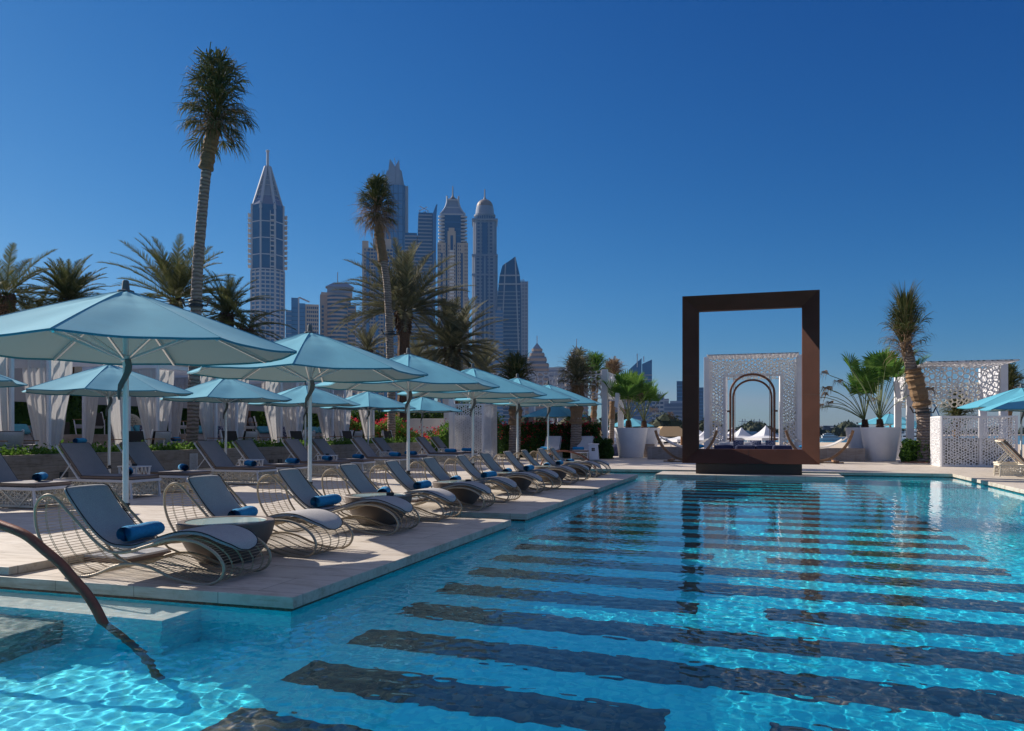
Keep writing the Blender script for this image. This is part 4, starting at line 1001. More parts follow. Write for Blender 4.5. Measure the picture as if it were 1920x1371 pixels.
# ------------------------------------------------------------------ pierced screens, pergolas, cubicle, box
def screen_panel(w_, h_, cell, bar, sd, th=.05): return jitter_lattice(w_, h_, cell, bar, th, sd)
t = thing('pierced_cubicle', 'white pierced metal shower cubicle standing among the flowering hedges', 'cubicle', (-12.62, 35.9, 0))
def framed(mb, a, b, z0, z1, fw=.07, th=.06, mid=()):
    """rectangular frame between plan points a and b"""
    a = Vector((*a, 0)); b = Vector((*b, 0)); d = (b-a).normalized(); L = (b-a).length
    ang = math.atan2(d.y, d.x); f = MB().box(0, fw, -th/2, th/2, z0, z1).box(L-fw, L, -th/2, th/2, z0, z1).box(fw, L-fw, -th/2, th/2, z0, z0+fw).box(fw, L-fw, -th/2, th/2, z1-fw, z1)
    for m_ in mid: f.box(m_-fw/2, m_+fw/2, -th/2, th/2, z0+fw, z1-fw)
    place(f, RZ(ang), a); mb2 = join(mb, f); mb.v, mb.f, mb.m = mb2.v, mb2.f, mb2.m
    return ang
def panel_between(a, b, z0, z1, cell, bar, sd, inset=.07, th=.03):
    a = Vector((*a, 0)); b = Vector((*b, 0)); d = (b-a).normalized(); L = (b-a).length; ang = math.atan2(d.y, d.x)
    return place(jitter_lattice(L-2*inset, z1-z0-2*inset, cell, bar, th, sd), RZ(ang), a+d*inset+Vector((0, 0, z0+inset)))
fr = MB(); framed(fr, (-1.55, 0), (0, 0), .003, 2.7); framed(fr, (0, .035), (0, 2.0), .003, 2.7, mid=(1.0,))
fr.build('frame', M['screen'], t)
for k, (a, b_) in enumerate([((-1.55, 0), (0, 0)), ((0, 0), (0, 2.0))]):
    panel_between(a, b_, .003, 2.7, .07, .03, 61+k).build('pierced_panel', M['screen'], t)
MB().box(-1.5, -.16, .12, .15, .5, 2.15).box(-.15, -.12, .15, 1.9, .5, 2.15).build('frosted_panel', M['frost'], t)
t = thing('screen_wall', 'plain grey side wall joined to the pierced cubicle', 'wall', (-14.45, 36.3, 0)); MB().box(-.05, .2, -.1, .1, .003, 2.95).build('post', M['white'], t)

def pergola(name, lab, x0, x1, y0, y1, ztop, zbot, posts, sd, cell=.25, bar=.085, base=-.0, full=True):
    t = thing(name, lab, 'pergola', (x0, y0, base)); W_ = x1-x0; D_ = y1-y0
    mains = [(0, 0)]+posts
    for (px_, py_) in mains: MB().box(px_-.15, px_+.15, py_-.15, py_+.15, .003, ztop+.06).build('post', M['screen'], t, bevel=.01)
    h = ztop-zbot
    place(jitter_lattice(W_-.3, h, cell, bar, .06, sd), Matrix.Identity(3), (.15, -.03, zbot)).build('front_screen', M['screen'], t)
    if full: place(jitter_lattice(W_-.3, h*.8, cell, bar, .06, sd+1), Matrix.Identity(3), (.15, D_-.03, zbot+h*.0-.3)).build('back_screen', M['screencream'], t)
    place(jitter_lattice(D_-.3, h, cell, bar, .06, sd+2), RZ(PI/2), (.03, .15, zbot)).build('side_screen', M['screen'], t)
    place(jitter_lattice(D_-.3, h, cell, bar, .06, sd+3), RZ(PI/2), (W_, .15, zbot)).build('side_screen', M['screen'], t)
    if full: place(jitter_lattice(W_-.3, D_-.3, cell*1.1, bar, .05, sd+4), RX(-PI/2) @ Matrix.Scale(-1, 3, Vector((0, 0, 1))), (.15, .15, ztop-.02)).build('roof_screen', M['screen'], t)
    return t
pergola('pierced_pergola', 'large white pierced pergola at the right between the leaning palm and the picture edge', 6.55, 10.3, 40.2, 43.6, 4.35, 2.85, [(3.75, 0), (0, 3.4), (3.75, 3.4)], 71, cell=.15, bar=.06)
pergola('pierced_pergola', 'white pierced pergola whose front post stands left of the white planters', -16.6, -7.75, 41.2, 46.2, 4.55, 3.1, [(8.85, 0), (4.9, 0), (0, 5.0), (4.9, 5.0), (8.85, 5.0)], 81, cell=.19, bar=.07, full=False)
# loudspeakers hung on the two pergola posts
for (x, y, z, lab) in [(-7.45, 41.15, 3.0, 'white loudspeaker hung on the left pergola post'), (6.25, 40.1, 3.25, 'white loudspeaker hung on the right pergola post')]:
    t = thing('loudspeaker', lab, 'loudspeaker', (x, y, z), 0)
    s_ = 1 if x < 0 else -1
    place(MB().loft([[(0, -.14, -.34), (.18*s_, -.14, -.42), (.18*s_, .14, -.42), (0, .14, -.34)], [(.05*s_, -.16, 0), (.26*s_, -.16, 0), (.26*s_, .16, 0), (.05*s_, .16, 0)], [(.06*s_, -.16, .36), (.3*s_, -.16, .42), (.3*s_, .16, .42), (.06*s_, .16, .36)]]), Matrix.Identity(3), (.22*s_ if x < 0 else -.1, 0, 0)).build('cabinet', M['whitepot'], t, bevel=.02)
    MB().box(min(0, .3*s_), max(0, .3*s_), -.04, .04, -.05, .03).build('bracket', M['white'], t)
# pierced box at the right
t = thing('pierced_box', 'white pierced metal service box standing by the far pool corner at the right', 'box', (6.75, 34.7, 0))
fr = MB(); framed(fr, (0, 0), (2.62, 0), .003, 1.98, .08, .07, mid=(1.36,)); framed(fr, (0, .035), (0, 1.9), .003, 1.98, .07, .06); framed(fr, (2.6, .035), (2.6, 1.9), .003, 1.98, .07, .06)
fr.box(.0, 2.6, .04, 1.9, 1.93, 1.978) if False else None
fr.build('frame', M['screen'], t)
for k, (a, b_) in enumerate([((0, 0), (1.36, 0)), ((1.30, 0), (2.62, 0)), ((0, 0), (0, 1.9))]):
    panel_between(a, b_, .003, 1.98, .062, .033, 91+k, .06).build('pierced_panel', M['screen'], t)
MB().box(.1, 2.5, .25, .31, .003, 1.12).build('inner_wall', M['backing'], t); MB().box(1.0, 1.6, .5, 1.1, .003, 1.05).build('inner_cabinet', M['charcoal'], t)

# ------------------------------------------------------------------ brown frame on its plinth
t = thing('giant_frame', 'giant brown bronze picture frame standing over the pool end', 'frame', (-.33, 27.2, -.03))
x0, x1, z0, z1 = -2.16, 2.15, .35, 5.94; dp = .34; bd = .51
def quadstrip(name, O, I, lab=None):
    # O, I are pairs of outer/inner corners; bevelled front, flat inner jamb, back and outer faces
    (ax, az), (bx, bz) = O; (cx_, cz_), (dx_, dz_) = I
    mb = MB(); B = dp+.30
    vs = [(ax, 0, az), (bx, 0, bz), (dx_, dp, dz_), (cx_, dp, cz_), (ax, B, az), (bx, B, bz), (dx_, B, dz_), (cx_, B, cz_)]
    mb.add(vs, [(0, 1, 2, 3), (0, 4, 5, 1), (3, 2, 6, 7), (4, 7, 6, 5), (0, 3, 7, 4), (1, 5, 6, 2)])
    return mb.build(name, M['corten'], t, bevel=.004)
g = .003
Oc = [(x0, z0), (x1, z0), (x1, z1), (x0, z1)]; Ic = [(x0+bd, z0+bd*.92), (x1-bd, z0+bd*.92), (x1-bd, z1-bd*.92), (x0+bd, z1-bd*.92)]
for nm_, i, j in (('bottom_rail', 0, 1), ('jamb', 1, 2), ('top_rail', 2, 3), ('jamb', 3, 0)):
    quadstrip(nm_, (Oc[i], Oc[j]), (Ic[i], Ic[j]))
mb = MB().box(x0-.002, x0+bd*.9, -.003, .0, 3.09, 3.10) if False else MB()
for (a_, b_) in (((x0+.004, -.0015, 3.3), (x0+bd-.004, dp-.0015, 3.3)), ((x1-.004, -.0015, 2.6), (x1-bd+.004, dp-.0015, 2.6)), ((-.05, -.0015, z1-.004), (-.05, dp-.0015, z1-bd*.92+.004)), ((-.05, -.0015, z0+.004), (-.05, dp-.0015, z0+bd*.92-.004))):
    mb.bar(a_, b_, .008, .008)
mb.build('panel_joints', M['darkbase'], t)
MB().box(-1.72, 1.62, .03, .6, .003, .345).build('plinth', M['darkbase'], t, bevel=.004)

# ------------------------------------------------------------------ pierced portal with bronze arch swing
t = thing('pierced_portal', 'white pierced portal seen through the giant frame, pale lattice with square opening', 'portal', (-.35, 40.6, 0))
def portal_face(y, w_, h_, ow, oh, sd, mat, z0=.1):
    mb = MB(); sw = (w_-ow)/2
    a = jitter_lattice(sw, h_, .10, .045, .05, sd); place(a, Matrix.Identity(3), (-w_/2, y, z0))
    b_ = jitter_lattice(sw, h_, .10, .045, .05, sd+1); place(b_, Matrix.Identity(3), (ow/2, y, z0))
    c = jitter_lattice(ow, h_-oh, .10, .045, .05, sd+2); place(c, Matrix.Identity(3), (-ow/2, y, z0+oh))
    join(a, b_, c).build('lattice_face', mat, t)
portal_face(0, 4.1, 4.9, 2.55, 3.95, 101, M['screen'])
portal_face(2.3, 4.1, 4.9, 2.55, 3.95, 111, M['screencream'])
for s_ in (-1, 1):
    for y in (-.05, 2.2): MB().box(s_*2.18-.13, s_*2.18+.13, y, y+.26, .003, 5.06).build('post', M['screen'], t, bevel=.01)
    place(jitter_lattice(1.95, 4.9, .11, .045, .05, 121+s_), RZ(PI/2), (s_*2.18+.02, .22, .1)).build('side_lattice', M['screen'], t)
place(jitter_lattice(4.1, 2.2, .12, .045, .05, 131), RX(-PI/2) @ Matrix.Scale(-1, 3, Vector((0, 0, 1))), (-2.05, .07, 4.98)).build('roof_lattice', M['screen'], t)
fr = MB().box(-1.39, -1.27, -.06, 2.4, .11, 4.17).box(1.27, 1.39, -.06, 2.4, .11, 4.17).box(-1.27, 1.27, -.06, .02, 4.05, 4.17)
fr.build('opening_frame', M['screen'], t)
t = thing('bronze_arch', 'slim bronze double arch hanging swing frame inside the pierced portal', 'arch', (-.36, 39.9, 0))
def arch(w_, h_, y, r):
    pts = [(-w_/2, y, .003)]+[(-w_/2*math.cos(PI*k/16), y, h_-w_/2*.92+w_/2*.92*math.sin(PI*k/16)) for k in range(17)]+[(w_/2, y, .003)]
    return MB().tube(pts, r, 8)
arch(2.02, 4.12, 0, .055).build('arch_tube', M['bronze'], t, smooth=True)
arch(1.78, 3.86, .35, .05).build('arch_tube', M['bronze'], t, smooth=True)
for s_ in (-1, 1):
    MB().tube([(s_*.86, .15, .8), (s_*.86, .15, 4.05)], .013, 5).tube([(s_*.8, .2, .8), (s_*.8, .2, 4.05)], .013, 5).build('rope', M['bronze'], t)
    for z in (1.0, 2.35): MB().box(s_*1.08-.08, s_*1.08+.08, -.06, .4, z-.04, z+.04).build('bracket', M['bronze'], t)
# lounge cushions between frame and portal
tag(MB().box(-1.9, 1.5, 37.5, 39.3, .003, .46).build('lounge_platform', M['whitewall'], bevel=.02), 'low pale lounge platform behind the giant frame', 'platform')
sb = Maker(lambda: tag(MB().box(-.40, .40, -.35, .35, .0, .78).build('pouf', M['navy'], bevel=.09), cat='pouf'))
for i, (x, y) in enumerate([(-1.55, 36.6), (-.6, 36.3), (.12, 36.5), (.9, 36.3)]):
    sb((x, y, .003), R([8, -5, 12, 3][i]), ORD[i]+' navy cushion pouf from the left, seen over the lower rail of the giant frame', 'navy cushion poufs behind the giant frame')
for i, (x, y, z, rz, mk, c) in enumerate([(-.95, 37.9, .47, 20, pilP, 'patterned'), (-.2, 38.1, .47, -10, pilP, 'patterned'), (.45, 37.9, .47, 30, pilP, 'patterned'), (-1.2, 38.6, .47, 5, pilG, 'pale'), (-1.6, 38.2, .47, 5, pilG, 'pale'), (-.5, 38.3, .47, 5, pilG, 'pale'), (.1, 38.4, .47, 0, pilG, 'pale')]):
    mk((x, y, z), R(rz), c+' scatter cushion, '+ORD[i % 3]+(' from the left' if i < 3 else ' pale one from the left' if i < 6 else ' pale one, rightmost')+' on the lounge behind the giant frame', c+' cushions behind the giant frame')

# ------------------------------------------------------------------ hammocks on curved wooden stands
def hammock_proto():
    t = thing('hammock', 'x', 'hammock')
    P = [(-1.38, 0, 1.42), (-1.22, 0, .98), (-.95, 0, .58), (-.5, 0, .22), (0, 0, .10), (.5, 0, .22), (.95, 0, .58), (1.22, 0, .98), (1.38, 0, 1.42)]
    C = catmull(P, 5); rings = []
    for i, p in enumerate(C):
        tt = (C[min(i+1, len(C)-1)]-C[max(i-1, 0)]).normalized(); nn = Vector((-tt.z, 0, tt.x))
        rings.append([tuple(p+nn*.055+Vector((0, -.04, 0))), tuple(p+nn*.055+Vector((0, .04, 0))), tuple(p-nn*.055+Vector((0, .04, 0))), tuple(p-nn*.055+Vector((0, -.04, 0)))])
    MB().loft(rings).build('curved_beam', M['wood'], t)
    MB().box(-1.0, 1.0, -.05, .05, .003, .05).box(-.72, -.58, -.5, .5, .052, .13).box(.58, .72, -.5, .5, .052, .13).build('foot', M['wood'], t, bevel=.01)
    vs = []; NX = 20; NY = 6
    for i in range(NX+1):
        u = i/NX; x = -.95+1.9*u; wd = .42*math.sin(PI*(.08+.84*u))**.5
        for j in range(NY+1):
            v = (j/NY-.5)*2; vs.append((x, wd*v, .62+.35*(2*u-1)**2+.1*v*v))
    MB().add(vs, [(i*(NY+1)+j, (i+1)*(NY+1)+j, (i+1)*(NY+1)+j+1, i*(NY+1)+j+1) for i in range(NX) for j in range(NY)]).build('net_bed', M['curtain'], t, smooth=True)
    r = MB()
    for s_ in (-1, 1):
        for k in range(5): r.tube([(s_*1.35, 0, 1.33), (s_*.95, (k-2)*.1, .97)], .006, 4)
    r.build('ropes', M['curtain'], t)
    return t
ham = Maker(hammock_proto)
ham((-3.2, 36.6, 0), R(-6), 'hammock on a curved wooden stand left of the giant frame, partly hidden behind it', 'hammocks on curved wooden stands')
ham((2.45, 36.9, 0), R(6), 'hammock on a curved wooden stand right of the giant frame', 'hammocks on curved wooden stands')
pilN = Maker(lambda: tag(place(pillow_mesh(.5, .3, .18), RX(PI/2)).build('blue_cushion', M['towel'], None, smooth=True), cat='cushion'))
pilN((-2.6, 36.5, .72), 0, 'blue cushion lying in the left hammock', 'blue cushions in the hammocks'); pilN((1.85, 36.8, .72), 0, 'blue cushion lying in the right hammock', 'blue cushions in the hammocks')
for i, (x0_, x1_, y_, h_) in enumerate([(-5.3, -2.75, 39.4, .62), (-5.9, -5.35, 42.5, .7), (2.2, 4.6, 39.6, .60), (4.7, 6.2, 42.0, .62)]):
    tag(MB().box(x0_, x1_, y_, y_+.4, .003, h_).build('low_bench_wall', M['wall'], bevel=.01), ['low travertine wall behind the left hammock', 'short travertine wall end beside the left planters', 'low travertine wall behind the right hammock', 'low travertine wall between the right planters and the pergola post'][i], 'low wall', 'low travertine walls at the pool end')
for i, (x_, y_) in enumerate([(-3.45, 39.0), (-2.85, 39.1), (2.0, 39.1)]):
    tag(MB().box(x_, x_+.42, y_-.3, y_+.05, .003, .56).build('white_side_block', M['whitewall'], bevel=.02), ['white block stool left of the giant frame', 'white block stool just beside the left jamb of the giant frame', 'white block stool right of the giant frame'][i], 'stool', 'white block stools near the hammocks')

# ------------------------------------------------------------------ white planters and fan palms
def pot_proto():
    t = thing('white_planter', 'x', 'planter')
    MB().lathe([(0, .003), (.62, .003), (.635, .02), (.87, 1.52), (.87, 1.56), (.83, 1.56), (.80, 1.46), (0, 1.46)], 56).build('pot', M['whitepot'], t, smooth=True, angle=40)
    MB().lathe([(0, 1.461), (.795, 1.461), (0, 1.47)], 30).build('soil', M['soil'], t)
    return t
pot = Maker(pot_proto)
P1 = at(1183, 41.8); P2 = at(1207, 43.2); P3 = at(1651, 36.9); P4 = at(1621, 38.4)
for p, lab in ((P1, 'large white round planter left of the giant frame, front one of two'), (P2, 'large white round planter half hidden behind the front left one'), (P3, 'large white round planter right of the frame with a shadow on its side'), (P4, 'large white round planter half hidden at the left of the front right one')):
    pot(tuple(p), 0, lab, 'large white planters with fan palms')
potted(1178, 41.8, 'fresh green fan palm growing in the front left planter', 201, 3.1, 2, 1.45, n=20, grp='fan palms in the planters', rad=.98)
potted(1207, 43.2, 'fan palm with yellowing leaves in the rear left planter', 202, 2.5, 3, 1.45, n=17, grp='fan palms in the planters', rad=.9)
potted(1649, 36.9, 'tall green fan palm in the front right planter', 203, 4.3, 3, 1.45, n=20, grp='fan palms in the planters', rad=1.02)
potted(1621, 38.4, 'fan palm with hanging dry brown leaves at its left in the rear right planter', 204, 3.0, 9, 1.45, lean=1, n=20, grp='fan palms in the planters', rad=.98)

t = thing('lantern_box', 'small white tapered wooden lantern box at the deck end', 'lantern', tuple(at(1113, 38.9)), YAW*.4)
MB().loft([[(-.26, -.26, .003), (.26, -.26, .003), (.26, .26, .003), (-.26, .26, .003)], [(-.2, -.2, .72), (.2, -.2, .72), (.2, .2, .72), (-.2, .2, .72)]]).build('body', M['whitepot'], t, bevel=.01)
MB().box(-.25, .25, -.25, .25, .722, .78).build('cap', M['whitepot'], t, bevel=.01)
for k in (0, 1):
    for j in (0, 1): MB().box(-.075+.08*k, -.005+.08*k, -.235, -.2, .42+.08*j, .49+.08*j).build('opening', M['blackp'], t)
# handrails
t = thing('handrail', 'thick rust brown curved handrail running down into the water at the left corner', 'handrail', (-5.5, 5.1, 0))
hp = [(-8.6, 5.1, .92), (-7.6, 5.1, .90), (-6.75, 5.1, .80), (-6.2, 5.1, .665), (-5.9, 5.1, .50), (-5.6, 5.1, .30), (-5.33, 5.1, .10), (-5.02, 5.1, -.13), (-4.8, 5.08, -.45), (-4.68, 5.06, -.9), (-4.62, 5.05, -1.33)]
def plane_pt(px, py, y):
    tt = (px-960)/1493.3; d_ = y/(tt*math.sin(YAW)+math.cos(YAW)); return (tt*d_*math.cos(YAW)-d_*math.sin(YAW), y, 1.4-(py-808)*d_/1493.3)
hp = [(-8.3, 5.1, 1.0), (-7.2, 5.1, .86)]+[plane_pt(*q_, 5.1) for q_ in ((-60, 962), (0, 984), (47, 1003), (85, 1033), (114, 1058), (142, 1090), (167, 1120), (192, 1165))]+[(-4.84, 5.08, -.42), (-4.58, 5.04, -.85), (-4.38, 5.0, -1.34)]
hp = [(x-(-5.5), y-5.1, z) for x, y, z in hp]
MB().tube(catmull(hp, 6), .039, 14).build('rail', M['rail'], t, smooth=True)
t = thing('handrail', 'slender brown curved handrail at the far end of the loungers', 'handrail', (-7.2, 28.9, 0))
hq = [plane_pt(*q_, 29.3) for q_ in ((1012, 872), (1022, 858), (1040, 848), (1062, 846), (1085, 852), (1104, 863), (1116, 876))]
hq[0] = (hq[0][0], hq[0][1], .003); hq += [(hq[-1][0]+.3, hq[-1][1]-.2, -.5)]
MB().tube(catmull([(x+7.2, y-28.9, z) for x, y, z in hq], 6), .032, 10).build('rail', M['rail'], t, smooth=True)
hedge('small_shrub', 'small green plants at the foot of the leaning palm', *(lambda p: (p.x-.75, p.x+.55, p.y-.4, p.y+.5))(at(1728, 34.9)), 0, .95, 2600, .13, M['leafl'], 60, cat='shrub')
p = at(1733, 34.9)
tag(MB().lathe([(.0, .10), (.5, .10), (1.0, .02), (1.05, .004)], 20, (p.x, p.y, 0), sy=.7).build('soil_patch', M['soil']), 'reddish soil bed round the foot of the leaning palm', 'soil', kind='stuff')

# ------------------------------------------------------------------ beach tents, canopies, boats
def peak_tent(px, d, w_, h_, lab, z0=-1.3, mat='tentwhite', grp='white peaked beach tents'):
    t = thing('peaked_tent', lab, 'tent', at(px, d, z0), R(px % 40), grp); hw = w_/2; z1 = h_*.5
    vs = []; NR = 8; mb = MB(); rings = []
    for i in range(NR+1):
        u = i/NR; k = 1-u; zz = z1+(h_-z1)*(u**2.3)
        rings.append([(math.copysign(1, math.cos(a))*hw*k*.98+.02*math.cos(a), math.copysign(1, math.sin(a))*hw*k*.98+.02*math.sin(a), zz-(.12*w_*k*0)) for a in (R(45), R(135), R(225), R(315))])
    mb.loft(rings); mb.build('tent_roof', M[mat], t, smooth=True, angle=30)
    MB().box(-hw, hw, -hw, hw, z1-.35, z1-.001).build('valance', M[mat], t)
    for sx in (-1, 1):
        for sy in (-1, 1): MB().box(sx*hw*.96-.05, sx*hw*.96+.05, sy*hw*.96-.05, sy*hw*.96+.05, 0, z1-.35).build('pole', M['white'], t)
    return t
tents = [(1133, 95, 5, 4.6), (1150, 100, 6, 4.8), (1208, 120, 5, 4.4), (1170, 112, 6, 4.6), (1218, 130, 6, 5), (1303, 105, 7, 5.0), (1329, 90, 5, 4.9), (1347, 115, 5, 4.4), (1352, 150, 6, 5), (1390, 120, 5.0, 4.2), (1374, 128, 4.4, 3.8), (1436, 112, 4.8, 4.5), (1120, 90, 4, 4.2)]
for i, (px, d, w_, h_) in enumerate(tents):
    peak_tent(px, d, w_, 3.1+.12*(i % 4), ORD[i % 13]+' white peaked tent counted from the left on the beach' if False else 'white peaked beach tent '+['between the pergola post and the young palms', 'just left of the pergola post', 'directly behind the left planters', 'seen left of the pergola post', 'above the rear left planter', 'just left of the giant frame', 'touching the left jamb of the giant frame from behind', 'through the giant frame, leftmost and low', 'through the giant frame, far back at the left', 'seen inside the bronze arch, left one', 'small one at the left inside the bronze arch', 'seen inside the bronze arch, right one', 'left of the others by the young palm trunks'][i])
for i, (px, d, w_) in enumerate([(1098, 75, 4.5), (1254, 72, 3.6), (985, 80, 4), (1075, 88, 4.5)]):
    t = thing('beach_canopy', ['sand coloured beach canopy behind the flowering hedge', 'sand coloured beach canopy above the left hammock', 'sand coloured beach canopy seen beneath the poolside parasols', 'pale beach canopy beside the palm trunks'][i], 'canopy', at(px, d, -1.3), R(10+i*12), 'sand coloured beach canopies')
    hw = w_/2
    MB().loft([[(-hw, -hw, 2.2), (hw, -hw, 2.2), (hw, hw, 2.2), (-hw, hw, 2.2)], [(-hw*.4, -hw*.35, 3.1), (hw*.4, -hw*.35, 3.1), (hw*.4, hw*.35, 3.1), (-hw*.4, hw*.35, 3.1)]]).build('cloth_roof', M['tentsand'], t)
    for sx in (-1, 1):
        for sy in (-1, 1): MB().box(sx*hw*.93-.07, sx*hw*.93+.07, sy*hw*.93-.07, sy*hw*.93+.07, 0, 2.2).build('post', M['wood'], t)
M['hull'] = NM('white_gelcoat', (.6, .62, .64), .3); M['darkglass'] = NM('dark_window', (.02, .03, .04), .1)
def yacht(px, d, L, lab, rz):
    t = thing('yacht', lab, 'boat', at(px, d, -2.4), rz, 'white yachts moored behind the beach'); k = L/20
    def hull(y): return [(-10*k, y*2.4*k, 0), (6*k, y*2.2*k, 0), (10*k, 0, .3*k), (12*k, 0, 3.4*k), (7*k, y*3*k, 3.0*k), (-10*k, y*2.8*k, 2.4*k)]
    rings = []
    for x, hw, zb, zt in ((-10, 2.5, 0, 2.4), (-4, 2.8, -.2, 2.4), (3, 2.6, -.2, 2.7), (8, 1.5, 0, 3.0), (11.5, .1, 1.0, 3.5)):
        rings.append([(x*k, -hw*k, zt*k), (x*k, -hw*.8*k, zb*k), (x*k, hw*.8*k, zb*k), (x*k, hw*k, zt*k)])
    MB().loft(rings).build('hull', M['hull'], t)
    MB().box(-8*k, 4.5*k, -2*k, 2*k, 2.4*k, 4.2*k).box(-7*k, 1.5*k, -1.7*k, 1.7*k, 4.6*k, 5.9*k).box(-8.5*k, 2.6*k, -2*k, 2*k, 4.2*k, 4.6*k).box(-5.5*k, -.5*k, -1.5*k, 1.5*k, 6.0*k, 6.3*k).build('superstructure', M['hull'], t)
    MB().box(-7.6*k, 4.6*k, -2.04*k, 2.04*k, 3.0*k, 3.7*k).box(-6.6*k, 1.6*k, -1.74*k, 1.74*k, 5.0*k, 5.5*k).build('window_band', M['darkglass'], t)
    MB().bar((-3*k, 0, 6.2*k), (-4*k, 0, 8.2*k), .12*k).bar((-5*k, 0, 6.3*k), (-2*k, 0, 7.4*k), .1*k).build('mast', M['hull'], t)
yacht(1729, 236, 13, 'large white yacht right of the right pergola post behind the leaning palm', R(-20)); yacht(1692, 248, 12, 'white yacht between the planters and the right pergola post', R(10))
yacht(1655, 262, 9, 'small white yacht just above the front right planter', R(30)); yacht(1560, 300, 9, 'small distant white boat right of the giant frame', R(5))

bb = Maker(lambda: tag(MB().lathe([(0, .002), (.42, .004), (.5, .12), (.48, .3), (.34, .5), (.15, .62), (0, .64)], 20).build('bean_bag', M['navy'], None, smooth=True), cat='bean bag'))
for i, px in enumerate((1127, 1152)): bb(tuple(at(px, 44.5)), i*.7, ['navy bean bag just left of the left pergola post', 'navy bean bag between the left pergola post and the white planter'][i], 'navy bean bags')
HAZE = 0.00005
# ------------------------------------------------------------------ skyline
M['tglass'] = varied('tower_blue_glass', (.03, .10, .24), (.045, .14, .30), .02, .22, Specular_IOR_Level=.8)
M['tglassd'] = varied('tower_dark_glass', (.012, .045, .125), (.02, .07, .17), .02, .2, Specular_IOR_Level=.8)
M['conc'] = varied('tower_pale_concrete', (.27, .31, .37), (.33, .37, .43), .03, .8)
M['concg'] = varied('tower_grey_concrete', (.14, .18, .25), (.19, .23, .30), .03, .8)
M['tan'] = varied('tower_tan_stone', (.26, .215, .19), (.32, .265, .235), .03, .8)
M['tang'] = varied('tower_sand_stone', (.32, .28, .24), (.38, .335, .29), .03, .8)
M['roofb'] = NM('tower_roof_brown', (.13, .10, .09), .6)
M['steel'] = NM('tower_steel', (.42, .45, .50), .4, .5)
def px2m(d): return d/1493.3
def ZZ(py, d): return 1.4+(808-py)*d/1493.3
def ring_poly(w_, dp_, n=4, ch=0, rot=0):
    if n == 4:
        h, g_ = w_/2, dp_/2; c = ch
        return [(-h+c, -g_), (h-c, -g_), (h, -g_+c), (h, g_-c), (h-c, g_), (-h+c, g_), (-h, g_-c), (-h, -g_+c)] if c else [(-h, -g_), (h, -g_), (h, g_), (-h, g_)]
    return [(w_/2*math.cos(2*PI*(k+.5)/n+rot), dp_/2*math.sin(2*PI*(k+.5)/n+rot)) for k in range(n)]
def scale_poly(P, s): 
    return [(x*s, y*s) for x, y in P]
def body(t, P, z0, z1, glass, stone, fl=3.6, band=.9, proud=.25, piers=0, pw=1.2, tname='tower_shaft', bands=True, bname='floor_bands'):
    """glass shaft of plan P with projecting floor slabs and vertical piers"""
    MB().prism(P, z0, z1).build(tname, glass, t)
    R0 = max(max(abs(x), abs(y)) for x, y in P); s = (R0+proud)/R0
    if bands:
        mb = MB(); z = z0+fl
        Q = scale_poly(P, s)
        while z < z1-.2: mb.prism(Q, z-band, z); z += fl
        mb.build(bname, stone, t)
    if piers:
        mb = MB(); n = len(P); s2 = (R0+proud*1.5)/R0
        for i in range(n):
            a = Vector((*P[i], 0))*s2; b = Vector((*P[(i+1) % n], 0))*s2; L = (b-a).length; k = max(1, int(round(L/piers)))
            dr = (b-a).normalized(); nn = Vector((dr.y, -dr.x, 0)); ang = math.atan2(dr.y, dr.x)
            for j in range(k+1):
                c = a+dr*(pw/2+(L-pw)*j/k)-nn*.3
                m_ = MB().box(-pw/2, pw/2, -.4, .4, z0+.01, z1+.5); place(m_, RZ(ang), (c.x, c.y, 0)); mb.v += []; 
                bb = len(mb.v); mb.v += m_.v; mb.f += [tuple(i_+bb for i_ in q_) for q_ in m_.f]; mb.m += m_.m
        mb.build('piers', stone, t)
def tower(lab, px, d, name='skyscraper', rz=None):
    return thing(name, lab, 'skyscraper' if name == 'skyscraper' else 'building', at(px, d, 0), (YAW if rz is None else rz)+math.atan2(-(px-960), 1493.3)*-1*-1, 'skyline towers')
S = lambda px, d: px*d/1493.3
# 1 pointed tower with the needle
d = 760; t = tower('pointed silver and blue skyscraper with a needle spire, leftmost of the skyline', 502, d)
zb, zm, zt, zs = -1, ZZ(512, d), ZZ(390, d), ZZ(316, d); w_ = S(57, d)
P = ring_poly(w_, w_, 4, w_*.28)
body(t, scale_poly(P, 1.03), zb, zm, M['tglass'], M['conc'], 3.9, 1.3, .5, 5.5, .9, 'lower_shaft')
body(t, P, zm, zt, M['tglassd'], M['conc'], 15.5, .9, .2, 0, tname='upper_shaft')
MB().prism(scale_poly(P, 1.06), zm-2.2, zm-.9).prism(scale_poly(P, 1.06), zm+.8, zm+1.8).build('belt', M['conc'], t)
mb = MB()
for (x, y) in P: mb.box(x-.8, x+.8, y-.8, y+.8, zb, zt+1)
mb.build('corner_piers', M['conc'], t)
for s_ in (-1, 1):
    mb = MB(); z = zm+5
    while z < zt-4:
        mb.box(s_*w_*.5-1.9+s_*1.6, s_*w_*.5+1.9+s_*1.6, -w_*.24, w_*.24, z, z+.5).box(s_*(w_*.5+3)-.2, s_*(w_*.5+3)+.2, -w_*.24, w_*.24, z+.5, z+1.4)
        z += S(9.5, d)
    mb.build('balcony_stack', M['conc'], t)
mb = MB(); z = zm+3
mb.box(S(4, d), S(5.2, d), -w_/2-.9, -w_/2+.1, zm, zt-6).box(S(13.5, d), S(14.7, d), -w_/2-.9, -w_/2+.1, zm, zt-6)
while z < zt-8: mb.box(S(5.2, d), S(13.5, d), -w_/2-1.6, -w_/2+.1, z, z+1.1); z += S(9.5, d)
mb.build('front_balconies', M['conc'], t)
